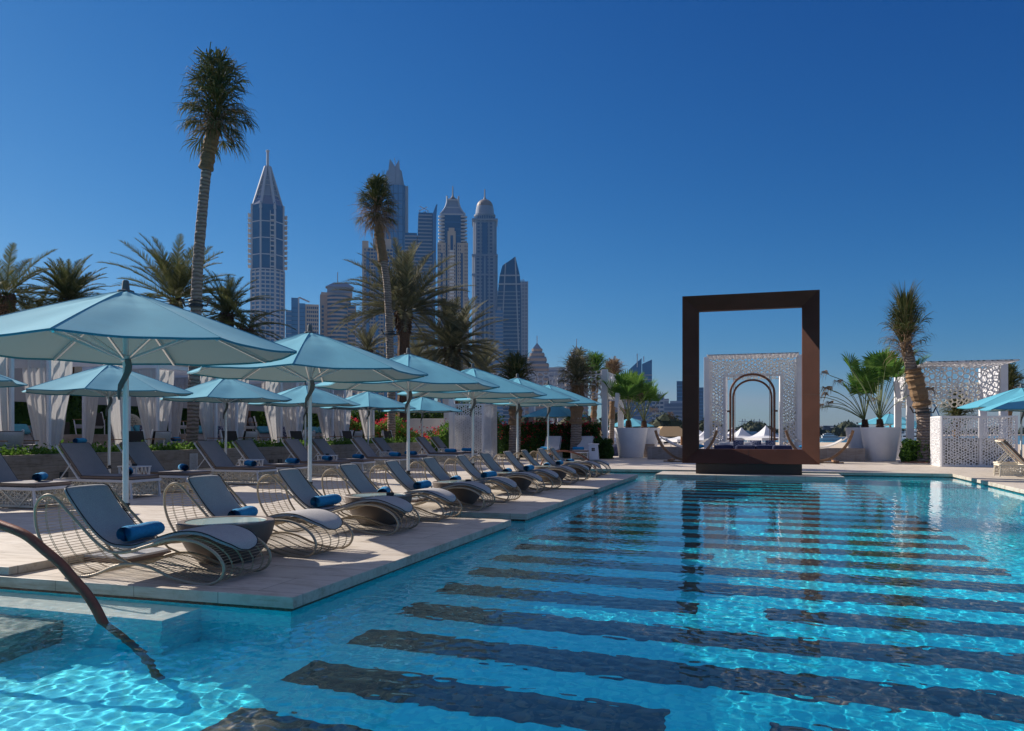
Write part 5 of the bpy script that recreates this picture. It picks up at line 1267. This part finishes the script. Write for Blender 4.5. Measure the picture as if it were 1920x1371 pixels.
# crown
MB().loft([[(x, y, zt) for x, y in P], [(x*.72, y*.72, ZZ(372, d)) for x, y in P]]).build('crown_glass', M['tglassd'], t)
mb = MB(); top = ZZ(313, d)
for i, (x, y) in enumerate(P): mb.bar((x, y, zt-4), (x*.16, y*.16, top), 2.4, 1.4)
for u in [k/9 for k in range(1, 9)]:
    for i in range(0, 8, 1):
        a = P[i]; b = P[(i+1) % 8]; k = 1-.84*u; zz = zt-4+(top-zt+4)*u
        if i in (1, 2, 5, 6, 3, 7) or u > .45: mb.bar((a[0]*k, a[1]*k, zz), (b[0]*k, b[1]*k, zz), .5)
mb.build('crown_ribs', M['conc'], t)
mb = MB()
for i in (0, 2, 4, 6, 7, 1):
    a = P[i]; b = P[(i+1) % 8]; z0_ = ZZ(372, d)
    mb.add([(a[0]*.70, a[1]*.70, z0_), (b[0]*.70, b[1]*.70, z0_), (b[0]*.15, b[1]*.15, top-2), (a[0]*.15, a[1]*.15, top-2)], [(0, 1, 2, 3)])
mb.build('crown_panels', M['concg'], t)
MB().lathe([(1.5, ZZ(372, d)), (1.3, top), (1.1, ZZ(286, d)), (1.7, ZZ(285, d)), (1.7, ZZ(282.5, d)), (.4, ZZ(281, d))], 10).build('spire', M['conc'], t)
# 2 low blue glass slab
d = 700; t = tower('low blue glass and tan building just right of the pointed tower', 567, d, 'tower_block')
body(t, ring_poly(S(10, d), S(20, d)), -1, ZZ(584, d), M['tglass'], M['concg'], 3.8, .6, .2); t.children[0].location.x = t.children[1].location.x = -S(25, d)
mb = MB().box(-S(20, d), -S(8, d), -S(6, d), S(10, d), -1, ZZ(560, d)); mb.build('glass_slab', M['tglass'], t); MB().box(-S(7.9, d), -S(5.5, d), -S(6.5, d), S(10, d), -1, ZZ(559, d)).build('stone_fin', M['conc'], t)
mb = MB().box(-S(5.4, d), S(5, d), -S(7, d), S(10, d), -1, ZZ(570, d)); mb.build('glass_bay', M['tglass'], t)
m2 = MB().box(S(5.1, d), S(30, d), -S(5, d), S(10, d), -1, ZZ(571, d)); m2.build('stone_wing', M['tang'], t)
mb = MB(); z = 4
while z < ZZ(574, d):
    for k in range(6): mb.box(S(8+k*3.6, d), S(10.4+k*3.6, d), -S(5, d)-.3, -S(5, d)+.1, z, z+2)
    mb.box(-S(5, d), S(4.6, d), -S(7.1, d)-.2, -S(7.1, d)+.2, z, z+.5).box(-S(19.6, d), -S(8.4, d), -S(6.1, d)-.2, -S(6.1, d)+.2, z, z+.5)
    z += 3.6
mb.build('facade_grid', M['tglassd'], t); MB().bar((-S(6, d), 0, ZZ(558, d)), (S(13, d), 0, ZZ(566, d)), 1.2).build('crane_jib', M['conc'], t)
# 3 rounded tan tower with pitched roof
d = 720; t = tower('tan rounded residential tower with a small pitched roof', 634, d, 'tower_block')
body(t, ring_poly(S(46, d), S(40, d), 16), -1, ZZ(557, d), M['tglassd'], M['tan'], 3.7, 1.7, .5, tname='round_shaft')
MB().box(-S(33, d), -S(17, d), -S(10, d), S(12, d), -1, ZZ(555, d)).box(S(13, d), S(33, d), -S(13, d), S(12, d), -1, ZZ(575, d)).build('side_wings', M['tan'], t)
mb = MB(); z = 4
while z < ZZ(577, d):
    mb.box(-S(30, d), -S(26, d), -S(10, d)-.3, -S(10, d)+.1, z, z+2.2).box(S(18, d), S(31, d), -S(13, d)-.3, -S(13, d)+.1, z, z+2)
    z += 3.7
mb.build('facade_grid', M['tglassd'], t)
MB().box(-S(31, d), S(26, d), -S(12, d), S(12, d), ZZ(556.9, d), ZZ(551, d)).build('cornice', M['tan'], t)
MB().box(-S(20, d), S(26, d), -S(9, d), S(9, d), ZZ(550.9, d), ZZ(540, d)).build('penthouse', M['concg'], t)
MB().loft([[(-S(23, d), -S(12, d), ZZ(540, d)), (S(29, d), -S(12, d), ZZ(540, d)), (S(29, d), S(12, d), ZZ(540, d)), (-S(23, d), S(12, d), ZZ(540, d))], [(-S(8, d), 0, ZZ(530, d)), (S(18, d), 0, ZZ(531, d)), (S(18, d), 1, ZZ(531, d)), (-S(8, d), 1, ZZ(530, d))]]).build('roof', M['concg'], t)
MB().bar((-S(1, d), 0, ZZ(536, d)), (-S(1, d), 0, ZZ(511, d)), .8).build('mast', M['steel'], t)
# 4 tall faceted glass tower
d = 1250; t = tower('very tall faceted glass skyscraper behind the bent palm crown', 742, d)
W4 = S(34, d); zsh = ZZ(352, d)
body(t, ring_poly(W4, W4, 4, W4*.1), -1, zsh, M['tglass'], M['tglassd'], 12, .8, .2, 9, 1.2, 'glass_shaft')
MB().box(-W4*.72, -W4*.52, -W4*.35, W4*.3, -1, ZZ(395, d)).box(W4*.51, W4*.68, -W4*.38, W4*.3, -1, ZZ(352, d)).build('side_fins', M['concg'], t)
mb = MB()
for (x0_, x1_, a_, b_, yy) in ((-.75, -.42, 320, 336, -.2), (-.52, -.05, 302, 316, -.5), (-.05, .30, 315, 302, -.45), (.22, .52, 316, 322, -.25), (.42, .62, 334, 338, 0)):
    X0, X1 = x0_*W4, x1_*W4; rr = []
    for z0_, z1_, k in ((zsh-6, zsh-6, 1), (ZZ(a_, d), ZZ(b_, d), .62)):
        rr.append([(X0*k, yy*W4*k, z0_), (X1*k, yy*W4*k, z1_), (X1*k, .45*W4*k, z1_), (X0*k, .45*W4*k, z0_)])
    mb.loft(rr)
mb.build('crown_blades', M['concg'], t)
MB().bar((0, 0, ZZ(310, d)), (-2, 0, ZZ(297, d)), 1).build('antenna', M['steel'], t)
# 5 tan slab tower
d = 800; t = tower('tan slab tower partly hidden by the bent palm trunk', 708, d, 'tower_block')
W5 = S(56, d)
MB().box(-W5/2, W5/2, -12, 12, -1, ZZ(470, d)).box(-W5/2, -W5*.3, -12.6, 11, ZZ(470, d), ZZ(458, d)).box(-W5*.15, W5*.45, -10, 10, ZZ(470, d), ZZ(452, d)).box(-W5*.12, W5*.05, -8, 8, ZZ(452, d), ZZ(444, d)).build('stone_shaft', M['tang'], t)
mb = MB(); z = 3
while z < ZZ(475, d):
    for k in range(9):
        xx = -W5/2+2.2+k*W5/9.6; mb.box(xx, xx+(2.4 if k % 3 else 1.1), -12.4, -11.9, z, z+1.9)
    z += 3.6
mb.build('facade_grid', M['tglassd'], t)
mb = MB()
for k in (-.32, -.02, .26): mb.box(k*W5-1.4, k*W5+1.4, -12.8, -12.3, -1, ZZ(478, d))
mb.build('glass_strips', M['tglass'], t)
d = 1000; t = tower('narrow pale tower between the tan tower and the rounded tan one', 673, d, 'tower_block')
body(t, ring_poly(S(12, d), S(14, d)), -1, ZZ(590, d), M['tglass'], M['conc'], 4, 1.2, .4)
# 6 sail tower
d = 1000; t = tower('dark banded tower with a slanted blade side and a crane on its roof', 790, d)
MB().prism([(-S(30, d), -10), (-S(8, d), -10), (-S(8, d), 14), (-S(30, d), 14)], -1, ZZ(441, d)).build('lower_shaft', M['tglassd'], t)
def slab_taper(z0_, z1_, xl0, xl1, xr0, xr1, y0, y1):
    return [[(xl0, y0, z0_), (xr0, y0, z0_), (xr0, y1, z0_), (xl0, y1, z0_)], [(xl1, y0, z1_), (xr1, y0, z1_), (xr1, y1, z1_), (xl1, y1, z1_)]]
mb = MB().loft(slab_taper(ZZ(640, d), ZZ(403, d), -S(12, d), -S(5, d), S(20, d), S(21, d), -11, 14)); mb.box(-S(12, d), S(20, d), -11, 14, -1, ZZ(640, d)).build('main_shaft', M['tglassd'], t)
mb = MB(); z = ZZ(640, d)
while z < ZZ(405, d):
    u = (z-ZZ(640, d))/(ZZ(403, d)-ZZ(640, d)); xl = -S(12, d)+(S(7, d))*u
    mb.box(xl-.4, S(20, d), -11.6, 14.3, z, z+1.6)
    if z < ZZ(443, d): mb.box(-S(30.4, d), xl-.4, -10.6, 14.2, z+.3, z+1.9)
    z += S(6.6, d)
mb.build('floor_bands', M['concg'], t)
MB().loft(slab_taper(-1, ZZ(405, d), S(20.1, d), S(21.1, d), S(23, d), S(28, d), -13, 12)).loft([[(S(21.1, d), -13, ZZ(405, d)), (S(28, d), -13, ZZ(405, d)), (S(28, d), 12, ZZ(405, d)), (S(21.1, d), 12, ZZ(405, d))], [(S(27, d), -13, ZZ(389, d)), (S(29.6, d), -13, ZZ(387, d)), (S(29.6, d), 12, ZZ(387, d)), (S(27, d), 12, ZZ(389, d))]]).build('blade_wall', M['tglass'], t)
MB().bar((-S(3, d), 0, ZZ(403, d)), (-S(3, d), 0, ZZ(394, d)), 1).bar((-S(5, d), 0, ZZ(396, d)), (S(11, d), 0, ZZ(388, d)), .9).bar((S(12, d), 0, ZZ(403, d)), (S(12, d), 0, ZZ(395, d)), 1).bar((S(14, d), 0, ZZ(396, d)), (-S(3, d), 0, ZZ(387, d)), .9).box(S(4, d), S(9, d), -4, 4, ZZ(403, d), ZZ(398, d)).build('roof_crane', M['steel'], t)
# 7 ornate tower
d = 950; t = tower('ornate blue tower with sand coloured stone inlay and curved pagoda crown', 849, d)
W7 = S(44, d); zc_ = ZZ(408, d)
body(t, ring_poly(W7, W7, 4, W7*.16), -1, zc_, M['tglassd'], M['tglass'], 8, .5, .1, tname='glass_shaft')
MB().box(-W7*.64, -W7*.3, -W7*.56, W7*.4, -1, ZZ(461, d)).box(W7*.18, W7*.64, -W7*.56, W7*.4, -1, ZZ(461, d)).box(-W7*.22, W7*.12, -W7*.60, -W7*.4, -1, ZZ(440, d)).box(-W7*.17, W7*.07, -W7*.60, -W7*.4, ZZ(440, d), ZZ(434, d)).build('stone_inlay', M['tang'], t)
mb = MB(); z = 3
while z < ZZ(466, d):
    for xx in (-.60, -.54, -.38, .22, .30, .50, .58): mb.box(xx*W7, xx*W7+W7*.03, -W7*.56-.5, -W7*.55, z, z+1.9)
    for xx in (-.18, .06): mb.box(xx*W7, xx*W7+W7*.03, -W7*.60-.5, -W7*.59, z, z+1.9)
    z += 4.2
mb.box(-W7*.50, -W7*.42, -W7*.565, -W7*.55, -1, ZZ(480, d)).box(W7*.34, W7*.42, -W7*.565, -W7*.55, -1, ZZ(480, d)).box(-W7*.1, W7*.01, -W7*.605, -W7*.59, ZZ(475, d), ZZ(448, d))
mb.build('facade_grid', M['tglassd'], t)
mb = MB(); z = 3
while z < ZZ(474, d):
    for xx in (-.11, -.05, .01): mb.box(xx*W7-W7*.02, xx*W7+W7*.022, -W7*.61, -W7*.595, z, z+2)
    z += 4
mb.build('white_balconies', M['hull'], t)
for s_ in (-1, 1):
  mb = MB(); z = ZZ(459, d)
  while z < ZZ(412, d):
    mb.lathe([(W7*.13, z), (W7*.15, z+.4), (W7*.15, z+1.8), (W7*.13, z+2)], 10, (s_*W7*.46, -W7*.42, 0)); 
    z += S(6.5, d)
  mb.build('corner_balcony_stack', M['conc'], t)
mb = MB(); rings = []
for u in [k/10 for k in range(11)]:
    hw = W7*(.50-.28*(1-(1-u)**2.0)); zz = zc_+(ZZ(378, d)-zc_)*u; rings.append([(-hw, -hw, zz), (hw, -hw, zz), (hw, hw, zz), (-hw, hw, zz)])
mb.loft(rings); mb.build('curved_crown', M['concg'], t)
mb = MB()
for sx in (-1, 1):
    for sy in (-1, 1): mb.tube([(sx*(abs(r_[0][0])+.5), sy*(abs(r_[0][0])+.5), r_[0][2]+.3) for r_ in rings]+[(sx*W7*.25, sy*W7*.25, ZZ(371, d))], 1.1, 5)
for u in (0, .5, 1): 
    hw = W7*(.50-.28*(1-(1-u)**2.0))+.6; zz = zc_+(ZZ(378, d)-zc_)*u
    mb.box(-hw, hw, -hw, -hw+1.4, zz-.7, zz+.9).box(-hw, hw, hw-1.4, hw, zz-.7, zz+.9)
mb.build('crown_ribs', M['conc'], t)
MB().lathe([(W7*.2, ZZ(378, d)), (W7*.2, ZZ(374, d)), (W7*.09, ZZ(373, d)), (W7*.09, ZZ(371, d)), (W7*.04, ZZ(368, d)), (.8, ZZ(365, d)), (.5, ZZ(349, d))], 12).build('spire', M['roofb'], t)
# 8 domed tower
d = 1150; t = tower('grey skyscraper with ribbed brown dome and short mast', 909, d)
W8 = S(42, d)
body(t, ring_poly(W8*1.08, W8*1.08, 4, W8*.12), -1, ZZ(485, d), M['tglassd'], M['concg'], 5, 2.0, .5, 6.5, 2.4, 'lower_shaft')
body(t, ring_poly(W8, W8, 4, W8*.12), ZZ(485, d), ZZ(417, d), M['tglassd'], M['concg'], 5, 2.0, .5, 6.5, 2.4, 'upper_shaft')
for py in (485, 521, 419): MB().box(-W8*.57, W8*.57, -W8*.57, W8*.57, ZZ(py, d), ZZ(py-3, d)).build('cornice', M['concg'], t)
MB().box(-W8*.12, W8*.12, -W8*.56, -W8*.5, ZZ(640, d), ZZ(424, d)).build('glass_bay', M['tglassd'], t)
MB().lathe([(W8*.45, ZZ(417, d)), (W8*.45, ZZ(408, d)), (W8*.48, ZZ(407, d)), (W8*.48, ZZ(404, d)), (W8*.42, ZZ(403, d)), (W8*.40, ZZ(394, d)), (W8*.38, ZZ(389, d))], 28).build('drum', M['concg'], t)
mb = MB(); 
for k in range(28): a = 2*PI*k/28; mb.obox((W8*.455*math.cos(a), W8*.455*math.sin(a), ZZ(412, d)), (1.2, 1.6, 4.5), RZ(a))
mb.build('drum_windows', M['tglassd'], t)
MB().lathe([(W8*.37*math.cos(PI/2*u), ZZ(389, d)+(ZZ(374, d)-ZZ(389, d))*math.sin(PI/2*u)) for u in [k/8 for k in range(8)]]+[(1.6, ZZ(372, d)), (.9, ZZ(369, d)), (.7, ZZ(355, d))], 24).build('dome', M['roofb'], t)
# 9 curved blade tower, 10 its neighbour
d = 1050; t = tower('curved blade topped glass tower right of the domed one', 957, d)
W9 = S(20, d); rings = []
for z0_, z1_, kl, kr in ((-1, -1, -1.35, 1.05), (ZZ(560, d), ZZ(560, d), -1.2, 1.0), (ZZ(520, d), ZZ(520, d), -1.0, .88), (ZZ(501, d), ZZ(498, d), -.72, .62), (ZZ(497, d), ZZ(485, d), -.4, .45)):
    rings.append([(kl*W9, -12, z0_), (kr*W9, -12, z1_), (kr*W9*.9, 14, z1_), (kl*W9*.9, 14, z0_)])
MB().loft(rings).build('glass_shaft', M['tglassd'], t)
mb = MB(); z = 2
while z < ZZ(548, d): mb.box(-1.2*W9, .9*W9, -12.5, -11.9, z, z+1.3); z += 5
mb.build('floor_bands', M['concg'], t)
MB().bar((-1.0*W9, -12.4, ZZ(520, d)), (.85*W9, -12.4, ZZ(520, d)), 1.6).bar((-1.12*W9, -12.4, ZZ(536, d)), (.92*W9, -12.4, ZZ(536, d)), 1.6).bar((-1.25*W9, -12.5, 0), (-.45*W9, -12.5, ZZ(497, d)), 1.3).bar((1.05*W9, -12.5, 0), (.45*W9, -12.5, ZZ(487, d)), 1.6).build('edge_frame', M['conc'], t)
d = 1100; t = tower('grey tower under construction just right of the blade topped one', 981, d, 'tower_block')
body(t, ring_poly(S(17, d), S(18, d)), -1, ZZ(530, d), M['concg'], M['conc'], 5, 1.4, .3, 4, 1.0)
mb = MB(); rr_ = random.Random(4)
for k in range(9): x = -S(8, d)+k*S(2, d); mb.bar((x, 0, ZZ(531, d)), (x, 0, ZZ(525+rr_.uniform(-2, 4), d)), .9)
mb.build('rooftop_steel', M['steel'], t)
# smaller and farther buildings
def block(lab, px, w_, pt, d, glass, stone, fl=4, band=1.4, piers=0, dep=None, roof=None):
    t = tower(lab, px, d, 'tower_block'); P = ring_poly(S(w_, d), dep or S(w_, d)*.8); body(t, P, -2, ZZ(pt, d), glass, stone, fl, band, .3, piers, 1.1)
    if roof == 'plant': MB().box(-S(w_*.25, d), S(w_*.25, d), -3, 3, ZZ(pt, d)+.01, ZZ(pt-5, d)).build('roof_plant', stone, t)
    return t
block('small blue glass building at the foot of the domed tower', 936, 14, 583, 900, M['tglass'], M['concg'], roof='plant')
block('distant pale block between the palm trunks under the shaggy date palm', 862, 34, 560, 1300, M['tglass'], M['conc'])
block('pale striped block seen behind the tallest date palm', 770, 44, 560, 1350, M['tglass'], M['conc'], 5, 2)
for px, lab, ds in ((1007, 'stepped tan tower with pyramid top and thin mast above the fifth parasol', 620), (1081, 'stepped tan tower with pyramid top and thin mast behind the shaggy grey palm', 640)):
    d = ds; t = tower(lab, px, d, 'tower_block'); a_ = 668 if px == 1081 else 662
    for k, (hw, py) in enumerate(((21, a_+20), (17, a_+8), (13, a_), (9, a_-8))):
        body(t, ring_poly(S(hw*2, d), S(hw*2, d)*.8, 4, S(3, d)), -1 if k == 0 else ZZ(a_+20-(k-1)*9.3, d)+.02, ZZ(py, d), M['concg'], M['tan'], 3.6, 1.9, .5, tname='tier', bname='tier_bands')
    MB().loft([[(-S(8, d), -S(6, d), ZZ(a_-8, d)), (S(8, d), -S(6, d), ZZ(a_-8, d)), (S(8, d), S(6, d), ZZ(a_-8, d)), (-S(8, d), S(6, d), ZZ(a_-8, d))], [(-.4, -.4, ZZ(a_-18, d)), (.4, -.4, ZZ(a_-18, d)), (.4, .4, ZZ(a_-18, d)), (-.4, .4, ZZ(a_-18, d))]]).build('pyramid_roof', M['concg'], t)
    MB().bar((0, 0, ZZ(a_-17, d)), (0, 0, ZZ(a_-32, d)), .6).build('mast', M['steel'], t)
block('low pale block between the two stepped tan towers', 1043, 36, 690, 700, M['conc'], M['concg'])
block('flat topped tan block above the end of the pierced screen', 1148, 24, 679, 640, M['tan'], M['concg'], roof=None)
d = 900; t = tower('pair of glass towers with slanted blade tops right of the planted fan palms', 1205, d, 'skyscraper')
for k, (x0_, x1_, a_, b_) in enumerate(((-26, -2, 695, 673), (-1, 17, 684, 676))):
    MB().loft([[(S(x0_, d), -10, -1), (S(x1_, d), -10, -1), (S(x1_, d), 10, -1), (S(x0_, d), 10, -1)], [(S(x0_, d), -10, ZZ(a_, d)), (S(x1_, d), -10, ZZ(b_, d)), (S(x1_, d), 10, ZZ(b_, d)), (S(x0_, d), 10, ZZ(a_, d))]]).build('glass_shaft', M['tglass'], t)
    mb = MB(); z = 3
    while z < ZZ(698, d): mb.box(S(x0_, d)-.2, S(x1_, d)+.2, -10.6, -9.9, z, z+1.5); z += 5
    mb.build('floor_bands', M['concg'], t)
MB().bar((-S(10, d), -10, ZZ(690, d)), (-S(10, d), -10, ZZ(665, d)), 1).bar((S(2, d), -10, ZZ(680, d)), (S(2, d), -10, ZZ(670, d)), 1).build('mast', M['steel'], t)
block('dark slim glass tower just left of the giant frame', 1276, 14, 715, 1300, M['tglassd'], M['tglass'], 6, 1.2)
block('dark slim glass tower glimpsed beyond the left jamb of the giant frame', 1311, 16, 727, 1350, M['tglassd'], M['tglass'], 6, 1.2)
block('wide grey hotel block just left of the giant frame', 1268, 46, 757, 1050, M['concg'], M['conc'], 5, 1.8, roof='plant')
block('pale punched window block behind the left planters', 1222, 44, 742, 950, M['tglassd'], M['conc'], 5, 2.6, 5)
block('grey block behind the left fan palms', 1183, 40, 722, 1000, M['concg'], M['conc'], 5, 2, 6)
block('low pale block left of the left planters', 1150, 30, 735, 1100, M['concg'], M['conc'], 5, 2)
block('distant low block between the far parasol and the hotel block', 1247, 14, 748, 1200, M['concg'], M['conc'], 5, 2)
# tree belts and far shore
def belt(lab, name, p0, p1, d0, d1, hmin, hmax, n, size, base_z, sd, mat='treefar', kind='stuff'):
    r_ = random.Random(sd); mb = MB()
    k = int(abs(p1-p0)/2.2)
    for i in range(k):
        u = (i+r_.random())/k; px = p0+(p1-p0)*u; d = d0+(d1-d0)*u; h = r_.uniform(hmin, hmax)*(.7+.3*math.sin(px*.07+sd)); c = at(px, d*r_.uniform(.97, 1.03), base_z); rr = h*r_.uniform(.35, .6)
        mb.lathe([(rr*.55, 0), (rr, h*.45), (rr*.8, h*.75), (rr*.25, h*.97)], 6, c)
        for _ in range(n):
            a = r_.uniform(0, 2*PI); e = r_.uniform(-.3, 1.5); q_ = c+Vector((math.cos(a)*math.cos(e)*rr*1.1, math.sin(a)*math.cos(e)*rr*1.1, h*.5+math.sin(e)*h*.52)); s_ = size*r_.uniform(.5, 1.2)
            v1 = Vector((r_.gauss(0, 1), r_.gauss(0, 1), r_.gauss(0, 1))).normalized()*s_; v2 = Vector((r_.gauss(0, 1), r_.gauss(0, 1), r_.gauss(0, 1))).normalized()*s_
            mb.add([tuple(q_), tuple(q_+v1), tuple(q_+v2)], [(0, 1, 2)])
    o = mb.build(name, M[mat]); tag(o, lab, 'trees', kind=kind); return o
belt('dark belt of garden trees below the skyline', 'distant_trees', 560, 1110, 85, 95, 3.6, 5.0, 60, .55, -1.3, 1)
belt('tree belt below the low buildings between the screen post and the giant frame', 'distant_trees', 1090, 1340, 150, 200, 4.2, 6.6, 50, .7, -1.3, 2)
belt('hazy line of trees on the far shore', 'far_shore_trees', 1330, 1600, 470, 480, 5, 10.5, 34, 1.6, -2.3, 3)
belt('hazy line of trees on the far shore at the right', 'far_shore_trees', 1600, 1960, 700, 720, 4, 9, 24, 2, -2.3, 4)
structure(MB().prism([tuple(at(1300, 455)[:2]), tuple(at(1620, 455)[:2]), tuple(at(1990, 680)[:2]), tuple(at(1990, 900)[:2]), tuple(at(1300, 900)[:2])], -3, -1.9).build('far_shore', M['sand']))
r_ = random.Random(8)
for i in range(9):
    px = 1350+i*13; lab = 'low pale shoreline building, '+ORD[i]+' from the left under the far tree line'
    tag(place(MB().box(-4, 4, -3, 3, 0, r_.uniform(2, 3.5)), RZ(r_.uniform(0, 1)), at(px, 458, -1.9)).build('shore_building', M['conc']), lab, 'building', 'low buildings on the far shore')
for i in range(7):
    px = 1543+i*9; hh = r_.uniform(4, 9)
    tag(place(MB().box(-4, 4, -3, 3, 0, hh).box(-5, 5, -3.5, 3.5, hh, hh+.5), RZ(r_.uniform(0, 1)), at(px, 500, -1.9)).build('shore_building', M['concg']), 'hazy marina building, '+ORD[i]+' right of the giant frame', 'building', 'marina buildings on the far shore')
for i, px in enumerate((1392, 1397, 1414, 1424)):
    t = thing('power_pylon', 'tiny far pylon above the far tree line, '+ORD[i]+' from the left inside the bronze arch', 'pylon', at(px, 900, -2), 0, 'far pylons')
    MB().bar((-2.2, 0, 0), (0, 0, 17), .5).bar((2.2, 0, 0), (0, 0, 17), .5).bar((-4, 0, 14), (4, 0, 14), .5).bar((-3, 0, 11), (3, 0, 11), .5).build('lattice_mast', M['steel'], t)
# ferris wheel at the right
t = thing('ferris_wheel', 'pale giant ferris wheel far behind the right pergola', 'ferris wheel', at(1744, 1500, -2), YAW+.35)
Rw = 60; hz = 64; M['wheel'] = NM('wheel_grey', (.30, .33, .38), .7)
MB().tube([(Rw*math.cos(2*PI*k/48), 0, hz+Rw*math.sin(2*PI*k/48)) for k in range(48)], 1.0, 5, True).build('rim', M['wheel'], t)
mb = MB()
for k in range(24): a = 2*PI*k/24; mb.bar((0, 0, hz), (Rw*math.cos(a), 0, hz+Rw*math.sin(a)), .16)
mb.build('spokes', M['wheel'], t)
mb = MB()
for s_ in (-1, 1): mb.bar((0, s_*2, hz+2), (-24, s_*14, 0), 2.6).bar((0, s_*2, hz+2), (24, s_*14, 0), 2.6)
mb.build('support_legs', M['wheel'], t)

# ------------------------------------------------------------------ air
if HAZE:
    bb = MB().box(-2600, 1200, -120, 2600, -3.6, 420)
    o = bb.build('haze', NM('haze_air')); o['kind'] = 'stuff'
    m = o.data.materials[0]; n = m.node_tree.nodes
    for x in list(n):
        if x.type == 'BSDF_PRINCIPLED': n.remove(x)
    v = n.new('ShaderNodeVolumePrincipled'); v.inputs['Color'].default_value = (.25, .55, 1, 1); v.inputs['Density'].default_value = HAZE; v.inputs['Anisotropy'].default_value = .3
    m.node_tree.links.new(v.outputs[0], n['Material Output'].inputs['Volume'])
